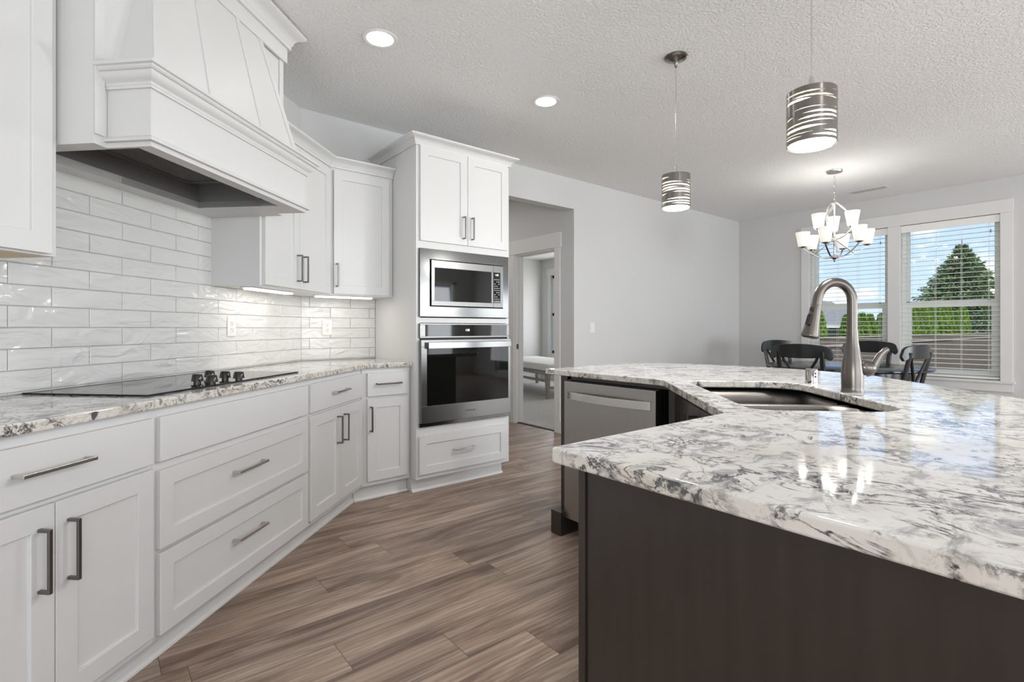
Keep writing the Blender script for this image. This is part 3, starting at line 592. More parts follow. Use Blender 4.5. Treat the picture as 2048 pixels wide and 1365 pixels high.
for i in range(ny + 1): y = fy0 + (fy1 - fy0) * i / ny; fb.box(fx0, fx1, y - .002, y + .002, HZ + .086, HZ + .090)
fl = fb.build('mesh_filter', 'liner', hd)
box(fx0, fx1, fy0, fy1, HZ + .094, HZ + .099).build('filter_backing', 'rubber', hd)
ring(MB(), fx0 - .012, fx1 + .012, fy0 - .012, fy1 + .012, fx0, fx1, fy0, fy1, HZ + .082, HZ + .099).build('filter_frame', 'steel_w', hd)
for x, z in ((.06, .045), (.20, .047)): MB().lathe([(.0045, 0), (.004, .002), (.002, .003)], 12, T=lambda v, x=x, z=z: (lx1 - .001 - v.z, ly0 + .10 + x + v.x, HZ + z + v.y)).build('screw', 'chrome', hd)
# tapered canopy with battens
zb, zt = HZ + .25, 2.60; b0, b1, yb0 = -.465, .458, -(NW - 1.40); t0, t1, yt = -.322, .335, bf - .004
vs = [(b0, yb0, zb), (b1, yb0, zb), (t1, yt, zt), (t0, yt, zt), (b0, bf + .02, zb), (b1, bf + .02, zb), (t1, bf + .02, zt), (t0, bf + .02, zt)]
MB().add(vs, [(0, 1, 2, 3), (4, 7, 6, 5), (0, 3, 7, 4), (1, 5, 6, 2), (0, 4, 5, 1), (3, 2, 6, 7)]).build('tapered_canopy', 'white', hd)
def batten(ub, ut, wb=.035, wt=.03):
    b = MB(); k = .006
    def P_(x, top, o): return (x, (yt if top else yb0) - o, zt if top else zb)
    q = []
    for o in (0, k): q += [P_(ub - wb / 2, 0, o), P_(ub + wb / 2, 0, o), P_(ut + wt / 2, 1, o), P_(ut - wt / 2, 1, o)]
    b.add(q, [(0, 1, 2, 3), (7, 6, 5, 4)] + [(i, 4 + i, 4 + (i + 1) % 4, (i + 1) % 4) for i in range(4)]); return b.build('batten', 'white', hd, .001)
batten(b0 + .0175, t0 + .015); batten(b1 - .0175, t1 - .015)
batten(-.170, -.118, .03, .026); batten(.166, .150, .03, .026)
fz = 2.565
MB().sweep([(-hw, -.003), (-hw, bf - .006), (hw, bf - .006), (hw, -.003)], [(0, fz), (.014, fz), (.014, CZ - .09), (0, CZ - .09)]).build('frieze_board', 'white', hd, .001)
MB().sweep([(-hw, -.003), (-hw, bf - .006), (hw, bf - .006), (hw, -.003)], [(.0, CZ - .105)] + [(.014 + o * 1.15, CZ - .105 + q * 1.4) for o, q in crown[1:-1]] + [(.0, CZ - .105 + .0924)]).build('crown_moulding', 'white', hd, .0008)

# ---------------------------------------------------------------- backsplash tiles
tb = thing('tile_backsplash', 'white glossy wavy subway tile backsplash between counter and wall cabinets', 'backsplash', run(0, NW), AL)
g = MB(); q = MB(); TWD, TH, gr_ = .3056, .0764, .0028
J0 = 1.5705
z = .9155
rows = [(1.1535 + k * TH) for k in range(-4, 9)]
for k, zr in enumerate(rows):
    z0, z1 = max(zr, .917), min(zr + TH, 1.765)
    if z1 - z0 < .006: continue
    off = J0 if (k % 2 == 0) else J0 + TWD / 2
    x = off - TWD * 5
    while x < 3.60:
        x0, x1 = max(x, .62), min(x + TWD, 3.513)
        if x1 - x0 > .008:
            if z0 > UZ - .04 and (x1 > 2.6 or x0 < 1.45):
                x0 = max(x0, 1.45) if x0 < 1.45 and z0 > UZ - .01 else x0; x1 = min(x1, 2.61) if z0 > UZ - .01 and x1 > 2.61 else x1
            if x1 - x0 > .008:
                e = gr_ / 2; j = random.uniform(-.0008, .0008); j2 = random.uniform(-.0008, .0008); c = .0022
                vs = [(x0 + e, 0, z0 + e), (x1 - e, 0, z0 + e), (x1 - e, 0, z1 - e), (x0 + e, 0, z1 - e), (x0 + e, -.0065, z0 + e), (x1 - e, -.0065, z0 + e), (x1 - e, -.0065, z1 - e), (x0 + e, -.0065, z1 - e),
                      (x0 + e + c, -.0085 - j, z0 + e + c), (x1 - e - c, -.0085 + j, z0 + e + c), (x1 - e - c, -.0085 + j2, z1 - e - c), (x0 + e + c, -.0085 - j2, z1 - e - c)]
                q.add(vs, [(0, 1, 5, 4), (1, 2, 6, 5), (2, 3, 7, 6), (3, 0, 4, 7), (4, 5, 9, 8), (5, 6, 10, 9), (6, 7, 11, 10), (7, 4, 8, 11), (8, 9, 10, 11)])
        x += TWD
g.box(.62, 3.517, -.0035, -.0005, .917, 1.765)
tl = q.build('tile', 'tile', tb); tl['kind'] = 'stuff'; g.build('grout', 'grout', tb)
box(1.497, 2.575, -.011, -.0005, 1.7445, 1.7595).build('edge_trim', 'tile', tb, .003)
tb2 = thing('tile_backsplash', 'short run of white subway tile in the corner left of the oven tower', 'backsplash', (0, YB, 0), 0); q = MB()
for k, zr in enumerate(rows):
    z0, z1 = max(zr, .917), min(zr + TH, 1.40)
    if z1 - z0 < .006: continue
    off = 1.367 if (k % 2 == 1) else 1.367 - TWD / 2
    x = off - TWD * 2
    while x < 1.8:
        x0, x1 = max(x, 1.155), min(x + TWD, 1.7235)
        if x1 - x0 > .008:
            e = gr_ / 2; j = random.uniform(-.0007, .0007); c = .0022
            vs = [(x0 + e, 0, z0 + e), (x1 - e, 0, z0 + e), (x1 - e, 0, z1 - e), (x0 + e, 0, z1 - e), (x0 + e, -.0065, z0 + e), (x1 - e, -.0065, z0 + e), (x1 - e, -.0065, z1 - e), (x0 + e, -.0065, z1 - e),
                  (x0 + e + c, -.0085 - j, z0 + e + c), (x1 - e - c, -.0085 + j, z0 + e + c), (x1 - e - c, -.0085, z1 - e - c), (x0 + e + c, -.0085 + j, z1 - e - c)]
            q.add(vs, [(0, 1, 5, 4), (1, 2, 6, 5), (2, 3, 7, 6), (3, 0, 4, 7), (4, 5, 9, 8), (5, 6, 10, 9), (6, 7, 11, 10), (7, 4, 8, 11), (8, 9, 10, 11)])
        x += TWD
tl = q.build('tile', 'tile', tb2); tl['kind'] = 'stuff'; box(1.155, 1.7235, -.0035, -.0005, .917, 1.38).build('grout', 'grout', tb2)
def outlet(loc, rz, label):
    o = thing('power_outlet', label, 'outlet', loc, rz)
    box(-.037, .037, -.006, 0, -.058, .058).build('cover_plate', 'outlet', o, .003, 3)
    for z in (-.0195, .0195):
        f = MB().lathe([(.0165, 0), (.0165, .002), (.0155, .0028)], 24, T=lambda v, z=z: (v.x, -.006 - v.z, z + v.y)).build('socket', 'outlet', o)
        MB().box(-.0075, -.0055, -.0094, -.0086, z - .001, z + .007).box(.0055, .0075, -.0094, -.0086, z - .001, z + .006).box(-.0025, .0025, -.0094, -.0086, z - .0105, z - .006).build('slot', 'slot', f)
outlet(run(2.745, NW - .009, 1.163), AL, 'white duplex outlet in the tiled range wall, below the left under-cabinet light')
outlet((1.342, YB - .009, 1.159), 0, 'white duplex outlet in the corner tiles beside the oven tower')
sw = thing('light_switch', 'white rocker light switch on the grey wall beyond the island', 'switch', (4.252, YB, 1.16), 0)
box(-.037, .037, -.006, 0, -.058, .058).build('cover_plate', 'outlet', sw, .003, 3); box(-.017, .017, -.010, -.006, -.034, .034).build('rocker', 'outlet', sw, .002)

# ---------------------------------------------------------------- cooktop, microwave, oven
ct = thing('cooktop', 'black glass electric cooktop with five knobs set into the granite', 'cooktop', run(2.10, 1.70, .9155), AL)
box(-.49, .487, -.245, .247, 0, .006).build('glass_top', 'blackglass', ct, .0015)
box(-.485, .482, -.24, .22, .0, .0015).build('metal_rim', 'handle', ct)
for a, n in ((1.985, 1.565), (1.957, 1.478), (2.135, 1.548), (2.123, 1.474), (2.158, 1.640)):
    k = MB().lathe([(.014, 0), (.014, .008), (.0235, .0085), (.0225, .014), (.0195, .033), (.018, .035)], 28, (a - 2.10, n - 1.70, .006)).build('knob', 'black', ct, smooth=True, angle=35)
    box(-.0035, .0035, -.0195, .0195, .026, .0375).build('grip', 'black', k, .0015).location = (a - 2.10, n - 1.70, .006)

mw = thing('microwave', 'stainless built-in microwave with trim frame above the wall oven', 'microwave', (1.744, 3.19, 1.232), 0)
MWW, MWH = .784, .478; fx0_, fx1_, fz0, fz1 = .076, .722, .074, .404
def frame4(b, x0, x1, z0, z1, ix0, ix1, iz0, iz1, y0, y1):
    b.box(x0, x1, y0, y1, z0, iz0).box(x0, x1, y0, y1, iz1, z1).box(x0, ix0, y0, y1, iz0, iz1).box(ix1, x1, y0, y1, iz0, iz1); return b
def frame_bev(b, x0, x1, z0, z1, ix0, ix1, iz0, iz1, y0, yf, sl=.012):
    o = [(x0, z0), (x1, z0), (x1, z1), (x0, z1)]; i = [(ix0, iz0), (ix1, iz0), (ix1, iz1), (ix0, iz1)]
    vs = [(p[0], y0, p[1]) for p in o] + [(p[0], yf + sl, p[1]) for p in o] + [(p[0], yf, p[1]) for p in i] + [(p[0], y0, p[1]) for p in i]; fs = []
    for k in range(4): l = (k + 1) % 4; fs += [(k, 4 + k, 4 + l, l), (4 + k, 8 + k, 8 + l, 4 + l), (8 + k, 12 + k, 12 + l, 8 + l)]
    return b.add(vs, fs)
frame_bev(MB(), 0, MWW, 0, MWH, fx0_, fx1_, fz0, fz1, 0, -.026, .006).build('trim_frame', 'steel_h', mw, .003, 3)
box(.03, .75, .002, .42, .03, .45).build('oven_body', 'gasket', mw)
dx0, dx1, dz0, dz1 = .083, .716, .080, .398
frame4(MB(), dx0, .622, dz0, dz1, .108, .605, .112, .348, -.036, -.006).build('door_frame', 'steel_o', mw, .001)
box(.108, .605, -.034, -.010, .112, .348).build('door_glass', 'blackglass', mw)
frame4(MB(), .624, dx1, dz0, dz1, .624, .690, .112, .348, -.036, -.006).build('control_frame', 'steel_o', mw)
cp = box(.624, .690, -.034, -.010, .112, .348).build('control_panel', 'blackglass', mw)
kb = MB()
for i in range(11):
    for j in range(3):
        if (i + j) % 5 != 4: kb.box(.633 + j * .019, .633 + j * .019 + .011, -.0346, -.034, .125 + i * .0165, .125 + i * .0165 + .005)
kb.build('keys', 'keys', cp)
text('clock_digits', '1:28', .018, 'clock', cp, Matrix.Translation((.657, -.0345, .328)) @ Matrix.Rotation(R(90), 4, 'X'))

ov = thing('built_in_oven', 'stainless wall oven with black glass door and curved bar handle', 'oven', (1.744, 3.19, .462), 0)
OW = .787
box(.01, OW - .01, .002, .45, .005, .72).build('oven_body', 'gasket', ov)
frame4(MB(), 0, OW, .622, .724, .042, OW - .026, .633, .714, -.022, 0).build('control_bezel', 'steel_o', ov, .0015)
cpn = box(.042, OW - .026, -.020, -.004, .633, .714).build('control_panel', 'blackglass', ov)
text('clock_digits', '1:28', .022, 'clock', cpn, Matrix.Translation((.395, -.0206, .676)) @ Matrix.Rotation(R(90), 4, 'X'))
box(.01, OW - .01, -.012, 0, .608, .622).build('vent_gap', 'gasket', ov)
frame4(MB(), 0, OW, .030, .608, .045, OW - .022, .148, .560, -.040, -.012).build('oven_door', 'steel_o', ov, .0015)
box(.045, OW - .022, -.038, -.015, .148, .560).build('door_glass', 'ovenglass', ov)
hb = MB(); seg = 16; hp = []
for i in range(seg + 1):
    x = .040 + (OW - .058) * i / seg; yb = -.072 - .016 * math.sin(math.pi * i / seg); hp.append((x, yb))
vs = []; fs = []
for x, yb in hp: vs += [(x, yb, .548), (x, yb, .592), (x, yb + .012, .592), (x, yb + .012, .548)]
for i in range(seg):
    for k in range(4): l = (k + 1) % 4; fs.append((i * 4 + k, i * 4 + l, i * 4 + 4 + l, i * 4 + 4 + k))
fs += [(0, 1, 2, 3), (seg * 4, seg * 4 + 3, seg * 4 + 2, seg * 4 + 1)]
hb.add(vs, fs).box(.042, .058, -.066, -.038, .552, .588).box(OW - .036, OW - .02, -.066, -.038, .552, .588).build('handle', 'steel_h', ov, .002)
box(.0, OW, -.018, 0, .0, .026).build('lower_trim', 'steel_h', ov, .002)
text('logo', 'Whirlpool', .021, 'mark', ov, Matrix.Translation((.405, -.0403, .088)) @ Matrix.Rotation(R(90), 4, 'X'))

# ---------------------------------------------------------------- counters
def slab(name, outline, holes, z0, z1, m, parent=None, bevel=.005, loc=(0, 0, 0), rz=0):
    bm = bmesh.new(); es = []
    for loop in [outline] + holes:
        vs = [bm.verts.new((p[0], p[1], z1)) for p in loop]
        for i in range(len(vs)): es.append(bm.edges.new((vs[i], vs[(i + 1) % len(vs)])))
    bmesh.ops.triangle_fill(bm, use_beauty=True, use_dissolve=True, edges=es)
    r = bmesh.ops.extrude_face_region(bm, geom=bm.faces[:]); bmesh.ops.translate(bm, vec=(0, 0, z0 - z1), verts=[v for v in r['geom'] if isinstance(v, bmesh.types.BMVert)])
    bmesh.ops.recalc_face_normals(bm, faces=bm.faces[:])
    me = bpy.data.meshes.new(name); bm.to_mesh(me); bm.free(); me.materials.append(M[m]); o = bpy.data.objects.new(name, me); C.objects.link(o)
    if parent: o.parent = parent
    o.location = loc; o.rotation_euler = (0, 0, rz)
    for p in me.polygons: p.use_smooth = True
    if bevel:
        b = o.modifiers.new('bevel', 'BEVEL'); b.width = bevel; b.segments = 3; b.limit_method = 'ANGLE'; b.angle_limit = R(60); b.harden_normals = True
    return o
def xyr(a, n): return run(a, n)[:2]
yc = 3.243; nc = 1.365; xi = (.7169 * yc - nc) / .6972
co = slab('granite_counter', [xyr(.60, nc), (xi - .004, yc - .004), (xi + .004, yc), (1.7235, yc), (1.7235, 3.857), (1.157, 3.857), xyr(.60, NW - .003)], [], .885, .915, 'granite')
tag(co, 'white granite countertop with dark veined edge holding the cooktop', 'countertop')

def fillet(pts, rads, seg=6):
    out = []; n = len(pts)
    for i, p in enumerate(pts):
        r = rads[i] if isinstance(rads, (list, tuple)) else rads
        P = Vector(p); a = (Vector(pts[i - 1]) - P); b = (Vector(pts[(i + 1) % n]) - P)
        if r <= 0: out.append(tuple(P)); continue
        an = a.angle(b); d = min(r / math.tan(an / 2), a.length * .48, b.length * .48); rr = d * math.tan(an / 2)
        s = P + a.normalized() * d; e = P + b.normalized() * d; cen = P + (a.normalized() + b.normalized()).normalized() * (rr / math.sin(an / 2))
        a0 = math.atan2(s.y - cen.y, s.x - cen.x); a1 = math.atan2(e.y - cen.y, e.x - cen.x); da = (a1 - a0 + math.pi) % (2 * math.pi) - math.pi
        for k in range(seg + 1): t = a0 + da * k / seg; out.append((cen.x + rr * math.cos(t), cen.y + rr * math.sin(t)))
    return out
q5 = math.sqrt(.5)
def sq(s, q): return ((s + q) * q5, (s - q) * q5)        # island diagonal axes
def mir(p): return (p[1] + 0.62, p[0] - 0.62)
far = [(2.035, 2.215), (2.62, 2.235), (2.90, 2.19), (3.06, 1.95), (3.155, 1.66), (3.165, 1.28), (3.06, .90), (2.83, .68)]
near = [(2.10, -.05), (1.50, -.39), (1.12, -.385), (.86, -.34), (.70, -.33)]
isl = [(.70, .748), (1.37, .748), (2.03, 1.408)] + far + near
isl = fillet(isl, [.012, .012, .06, .012, .10, .3, .3, .3, .3, .3, .4, .4, .3, .2, .2, .03], 5)
ss0, ss1, sq0, sq1 = 1.558, 2.402, .537, .992
hole = fillet([sq(ss0, sq0), sq(ss0, sq1), sq(ss1, sq1), sq(ss1, sq0)], [.06, .14, .14, .06], 8)
ic = slab('granite_island_top', isl, [hole], .885, .915, 'granite')
tag(ic, 'large white granite island countertop with grey veins and sink cutout', 'countertop')

# island cabinetry
ki = thing('kitchen_island', 'dark espresso wood island base carrying the granite top', 'island', (0, 0, 0), 0)
outl = [(.745, -.12), (.745, .685), (1.40, .685), (2.072, 1.357), (2.072, 1.405), (2.70, 1.405), (2.70, .86), (1.95, .11), (1.72, -.12)]
MB().sweep(outl, [(0, .10), (0, .884), (.02, .884), (.02, .10)], closed=True).build('cabinet_body', 'espresso', ki)
MB().sweep([(p[0], p[1]) for p in [(.80, -.06), (.80, .61), (1.43, .61), (2.14, 1.33), (2.14, 1.40), (2.62, 1.40), (2.62, .88), (1.9, .18), (1.68, -.06)]], [(0, 0), (0, .10), (.02, .10), (.02, 0)], closed=True).build('toe_kick', 'espresso', ki)
box(.735, .755, -.14, .680, .0, .884).build('end_panel', 'espresso', ki, .001)
box(.730, .757, .6815, .698, .0, .884).build('corner_stile', 'espresso', ki, .001)
# cabinet that boxes in the dishwasher: post, filler and back
MB().box(2.060, 2.70, 2.055, 2.105, .0, .884).build('side_panel', 'espresso', ki, .001)
MB().box(2.0, 2.13, 2.045, 2.125, 0, .13).build('plinth_block', 'espresso', ki, .003)
MB().box(2.066, 2.072, 2.03, 2.055, .1, .884).box(2.066, 2.085, 1.40, 2.055, .866, .884).build('face_frame', 'espresso', ki)
box(2.68, 2.70, 1.425, 2.054, 0, .884).build('back_panel', 'espresso', ki)
ax = Vector((q5, q5, 0))
def diag_front(kind, s0, s1, z0, z1, hx=None, hz=None, L=.168, vert=True):
    # local frame on the diagonal face, x along the face from the near end, facing the aisle
    d = front(ki, kind, s0, s1, z0, z1, hx, hz, L, vert, m='espresso'); d.matrix_local = Matrix.Translation((2.072, 1.357, 0)) @ Matrix.Rotation(R(225), 4, 'Z'); return d
DL = math.hypot(.672, .672)
diag_front('door', .03, DL / 2 - .0015, .12, .855, DL / 2 - .04, .74); diag_front('door', DL / 2 + .0015, DL - .03, .12, .855, DL / 2 + .04, .74)

# dishwasher
dw = thing('dishwasher', 'stainless dishwasher with curved bar handle built into the dark island', 'dishwasher', (2.06, 1.75, 0), 0)
box(.012, .56, -.298, .298, .10, .862).build('tub_housing', 'gasket', dw)
box(-.028, .010, -.302, .302, .098, .858).build('door_panel', 'steel_w', dw, .003, 3)
box(.06, .08, -.29, .29, .01, .10).build('toe_panel', 'gasket', dw)
vs = []; fs = []; seg = 18
for i in range(seg + 1):
    y = -.275 + .55 * i / seg; x = -.030 - .042 * (math.sin(math.pi * i / seg)) ** .8 if 0 < i < seg else -.030
    vs += [(x, y, .762), (x, y, .803), (x + .010, y, .803), (x + .010, y, .762)]
for i in range(seg):
    for k in range(4): l = (k + 1) % 4; fs.append((i * 4 + k, i * 4 + l, i * 4 + 4 + l, i * 4 + 4 + k))
fs += [(0, 1, 2, 3), (seg * 4, seg * 4 + 3, seg * 4 + 2, seg * 4 + 1)]
MB().add(vs, fs).build('handle', 'steel_b', dw, .002)

# sink: two bowls under the cutout
sk = thing('kitchen_sink', 'undermount stainless double-bowl sink in the island corner', 'sink', (0, 0, 0), 0)
def bowl(name, s0, s1, q0, q1, top, depth, r=.09):
    lo = fillet([sq(s0, q0), sq(s0, q1), sq(s1, q1), sq(s1, q0)], r, 8); cx = sum(p[0] for p in lo) / len(lo); cy = sum(p[1] for p in lo) / len(lo)
    n = len(lo); vs = []; fs = []
    for k, (sc, z) in enumerate([(1.0, top), (.985, top - .05), (.965, top - depth + .03), (.95, top - depth + .012), (.90, top - depth), (.12, top - depth - .006), (.0, top - depth - .006)]):
        vs += [(cx + (p[0] - cx) * sc, cy + (p[1] - cy) * sc, z) for p in lo]
        if k: fs += [((k - 1) * n + i, (k - 1) * n + (i + 1) % n, k * n + (i + 1) % n, k * n + i) for i in range(n)]
    b = MB().add(vs, fs); o = b.build(name, 'sink', sk, smooth=True, angle=60)
    so = o.modifiers.new('thick', 'SOLIDIFY'); so.thickness = .0015; so.offset = 1
    MB().lathe([(.045, 0), (.045, .002), (.036, .003), (.034, -.001), (.004, -.002)], 24, (cx, cy, top - depth - .005)).build('drain', 'chrome', o, smooth=True)
    return o
bowl('bowl', ss0 - .012, 1.955, sq0 - .012, sq1 + .012, .872, .20); bowl('bowl', 1.975, ss1 + .012, sq0 - .012, sq1 + .012, .872, .20)
ro = fillet([sq(ss0 - .03, sq0 - .03), sq(ss0 - .03, sq1 + .03), sq(ss1 + .03, sq1 + .03), sq(ss1 + .03, sq0 - .03)], .15, 8)
ri = fillet([sq(ss0 - .010, sq0 - .010), sq(ss0 - .010, sq1 + .010), sq(ss1 + .010, sq1 + .010), sq(ss1 + .010, sq0 - .010)], [.07, .15, .15, .07], 8)
slab('flange', ro, [ri], .8825, .8845, 'sink', sk, 0)
vs = []; dv = MB()
pr = [(-.012, .80), (-.013, .860), (-.010, .870), (-.004, .874), (.004, .874), (.010, .870), (.013, .860), (.012, .80)]
n = len(pr); vs = []
for qv in (sq0 - .014, sq1 + .014):
    for d, z in pr: p = sq(1.965 + d, qv); vs.append((p[0], p[1], z))
dv.add(vs, [tuple(range(n)), tuple(range(n, 2 * n))[::-1]] + [(i, (i + 1) % n, n + (i + 1) % n, n + i) for i in range(n)]).build('divider', 'sink', sk, smooth=True)

# faucet (spout swings back over the bowls)
FX, FY = 2.172, .690
fc = thing('kitchen_faucet', 'brushed nickel gooseneck pull-down faucet with side lever on island', 'faucet', (FX, FY, .915), R(135))
MB().lathe([(.0365, 0), (.0365, .004), (.0355, .006), (.0352, .02), (.036, .06), (.035, .085), (.031, .115), (.0245, .155), (.0195, .19), (.0182, .225), (.0182, .228)], 40).build('faucet_body', 'nickel', fc, smooth=True, angle=30)
pts = [(0, 0, .227), (0, 0, .30)]; rr = .0605
for i in range(0, 15): t = math.pi * (1 - i / 14 * .93); pts.append((rr + rr * math.cos(t), 0, .335 + rr * 1.18 * math.sin(t)))
pts.append((pts[-1][0] + .006, 0, pts[-1][2] - .03))
MB().tube(pts, .0170, 20).build('spout', 'nickel', fc, smooth=True)
MB().lathe([(.0186, .225), (.0186, .2285)], 32).build('joint_ring', 'handle', fc, smooth=True)
MB().lathe([(.0372, 0), (.0372, .0035)], 40).build('base_ring', 'handle', fc, smooth=True)
e = Vector(pts[-1]); dr = Vector((.20, 0, -1)).normalized()
def along(prof, seg=28):
    b = MB(); T0 = dr.to_track_quat('Z', 'X'); b.lathe(prof, seg, T=lambda v: e + T0 @ v); return b
sh_ = along([(.0172, -.004), (.0178, .0), (.0185, .012), (.0215, .05), (.0265, .09), (.030, .112), (.0302, .118), (.028, .121), (.024, .119), (.004, .119)]).build('spray_head', 'nickel', fc, smooth=True, angle=40)
along([(.0248, .117), (.0248, .1225), (.022, .1235), (.002, .1235)]).build('nozzle', 'rubber', sh_, smooth=True)
side = Vector((.55, .55, 0)); T0 = dr.to_track_quat('Z', 'X')
cam_dir = Vector((-FX, -FY, 0)).normalized(); cd = Matrix.Rotation(R(-135), 3, 'Z') @ cam_dir; cd = (cd + Vector((.95, 0, .1))).normalized()
for t0, L, w in ((.018, .0, .0075), (.045, .026, .0088)):
    b = MB(); pc = e + dr * t0; rad = .0185 + t0 * .14
    x = (cd - dr * cd.dot(dr)).normalized(); y = dr.cross(x)
    ol = [(w * math.cos(a_), w * math.sin(a_) + (L if math.sin(a_) > 0 else 0)) for a_ in [2 * math.pi * k / 20 + .001 for k in range(20)]]
    vs = []
    for h in (.0, .0035):
        for u, v in ol: vs.append(pc + dr * v + y * u + x * (rad + v * .1 + h - u * u * 22))
    b.add(vs, [tuple(range(20)), tuple(range(20, 40))[::-1]] + [(i, (i + 1) % 20, 20 + (i + 1) % 20, 20 + i) for i in range(20)]); b.build('spray_button', 'rubber', sh_)
# lever on the side away from the spout
MB().lathe([(.018, -.0), (.026, .012), (.029, .026), (.028, .042), (.022, .056), (.010, .064), (.001, .066)], 32, T=lambda v: Vector((-.016 - v.z * .96, v.y, .094 - v.z * .10 + v.x))).build('valve_housing', 'nickel', fc, smooth=True, angle=80)
lp = [(-.046, 0, .066), (-.060, 0, .074), (-.074, 0, .094), (-.086, 0, .116), (-.098, 0, .138), (-.112, 0, .153), (-.124, 0, .160)]
MB().tube(lp, [.010, .0155, .0150, .0135, .0125, .0115, .0085], 18, flat=(.62, 1.05)).build('lever_handle', 'nickel', fc, smooth=True)
# air gap cap
ag = thing('air_gap_cap', 'short chrome cylinder air gap standing behind the sink left of the faucet', 'fixture', (*sq(2.335, 1.045), .915), R(20))
MB().lathe([(.0255, 0), (.0255, .003), (.0238, .004), (.0238, .058), (.022, .062), (.001, .063)], 36).build('cap', 'chrome', ag, smooth=True, angle=35)
for z in (.030, .044): MB().lathe([(.0045, 0), (.0045, .0012), (.0001, .0012)], 12, T=lambda v, z=z: Vector((-.0188 - v.z * .7, -.0148 - v.z * .7, z + v.y)) + Vector((v.x * .7, -v.x * .7, 0))).build('vent_slot', 'rubber', ag)

# ---------------------------------------------------------------- ceiling fittings
for (x, y), lab in (((1.217, 2.659), 'lit recessed ceiling light nearer the range hood'), ((2.46, 2.664), 'lit recessed ceiling light in front of the oven tower'), ((1.25, -.9), None)):
    if not lab: lamp('ceiling_glow', 'AREA', (x, y, CZ - .02), (0, 0, 0), 3, (1, .97, .93), .15); continue  # unlabelled spot: unseen fill lamp, added without a fixture
    c = thing('recessed_light', lab, 'light', (x, y, CZ), 0)
    MB().lathe([(.070, -.001), (.072, -.004), (.090, -.006), (.094, -.003), (.094, 0)], 48, cap=False).build('trim_ring', 'trim', c, smooth=True)
    MB().lathe([(.0725, -.0035), (.06, -.0075), (.001, -.009)], 48).build('diffuser', 'can', c, smooth=True)
    lamp('ceiling_glow', 'AREA', (x, y, CZ - .02), (0, 0, 0), .6, (1, .97, .93), .15)
vt = thing('ceiling_vent', 'small white ceiling register near the dining window', 'vent', (6.90, 2.03, CZ), 0)
MB().box(-.075, .075, -.19, .19, -.006, 0).build('frame', 'trim', vt, .003)
b = MB()
for i in range(7): b.add([(-.05 + i * .0155, -.165, -.009), (-.05 + i * .0155 + .009, -.165, -.004), (-.05 + i * .0155 + .009, .165, -.004), (-.05 + i * .0155, .165, -.009)], [(0, 1, 2, 3)])
b.build('louvers', 'trim', vt)

def pendant(x, y, ztop, lab, seed):
    p = thing('pendant_light', lab, 'light', (x, y, 0), 0, None); rnd = random.Random(seed)
    MB().lathe([(.066, CZ), (.066, CZ - .006), (.060, CZ - .012), (.050, CZ - .015), (.020, CZ - .027), (.0095, CZ - .040), (.0065, CZ - .062), (.003, CZ - .064)], 40).build('canopy', 'shade_metal', p, smooth=True, angle=40)
    MB().tube([(0, 0, CZ - .06), (0, 0, ztop + .03)], .0022, 8).build('cord', 'silver', p, smooth=True)
    MB().lathe([(.0045, .060), (.007, .056), (.0115, .0), (.0105, -.012), (.03, -.014)], 24, (0, 0, ztop)).build('socket_cap', 'silver', p, smooth=True, angle=40)
    Rr, H = .0815, .192
    MB().lathe([(.012, -.008), (Rr - .008, -.008)], 48, (0, 0, ztop), cap=False).build('top_spider', 'nickel', p)
    # perforated metal cylinder with long tapering slots around an opal liner
    def slit(a, z):
        for (c0, c1, zc, hw_) in slits:
            da = (a - c0) % (2 * math.pi)
            if da < c1:
                u = da / c1; w = hw_ * min(1, 5 * min(u, 1 - u)) ** .7
                if abs(z - zc - .004 * math.sin(a + zc * 40)) < w: return True
        return False
    slits = []; z = .018
    while z < H - .018:
        L = rnd.uniform(2.2, 4.6); s0 = rnd.uniform(0, 6.28); slits.append((s0, L, z, rnd.uniform(.0026, .0052)))
        if rnd.random() < .75: slits.append(((s0 + L + .35) % 6.283, 6.283 - L - .7, z + rnd.uniform(-.003, .004), rnd.uniform(.0016, .0032)))
        z += rnd.uniform(.012, .018)
    na, nz_ = 120, 220; b = MB(); vs = [(Rr * math.cos(2 * math.pi * i / na), Rr * math.sin(2 * math.pi * i / na), ztop - H + H * j / nz_) for j in range(nz_ + 1) for i in range(na)]
    fs = []
    for j in range(nz_):
        zz = H * (j + .5) / nz_
        for i in range(na):
            if not slit(2 * math.pi * (i + .5) / na, zz): k = (i + 1) % na; fs.append((j * na + i, j * na + k, (j + 1) * na + k, (j + 1) * na + i))
    b.add(vs, fs); o = b.build('slotted_shade', 'shade_metal', p, smooth=True, angle=80)
    so = o.modifiers.new('thick', 'SOLIDIFY'); so.thickness = .0009; so.offset = -1
    o2 = MB().lathe([(Rr - .0045, -H + .003), (Rr - .0045, -.006)], 48, (0, 0, ztop), cap=False).build('opal_cylinder', 'opal', p, smooth=True)
    so = o2.modifiers.new('thick', 'SOLIDIFY'); so.thickness = .0025
    MB().lathe([(.001, -.125), (.016, -.118), (.028, -.10), (.030, -.085), (.022, -.06), (.013, -.04), (.013, -.012)], 20, (0, 0, ztop)).build('bulb', 'bulb', p, smooth=True)
    return p
pendant(2.650, 1.748, 2.048, 'farther pendant with slotted metal cylinder shade, its round canopy showing', 3)
pendant(2.030, .775, 2.010, 'nearer and larger-looking pendant with slotted metal cylinder shade above the faucet', 11)
lamp('pendant_glow', 'POINT', (2.650, 1.748, 1.84), (0, 0, 0), 27, (1, .985, .965), .06)
lamp('pendant_glow', 'POINT', (2.030, .775, 1.80), (0, 0, 0), 27, (1, .985, .965), .06)

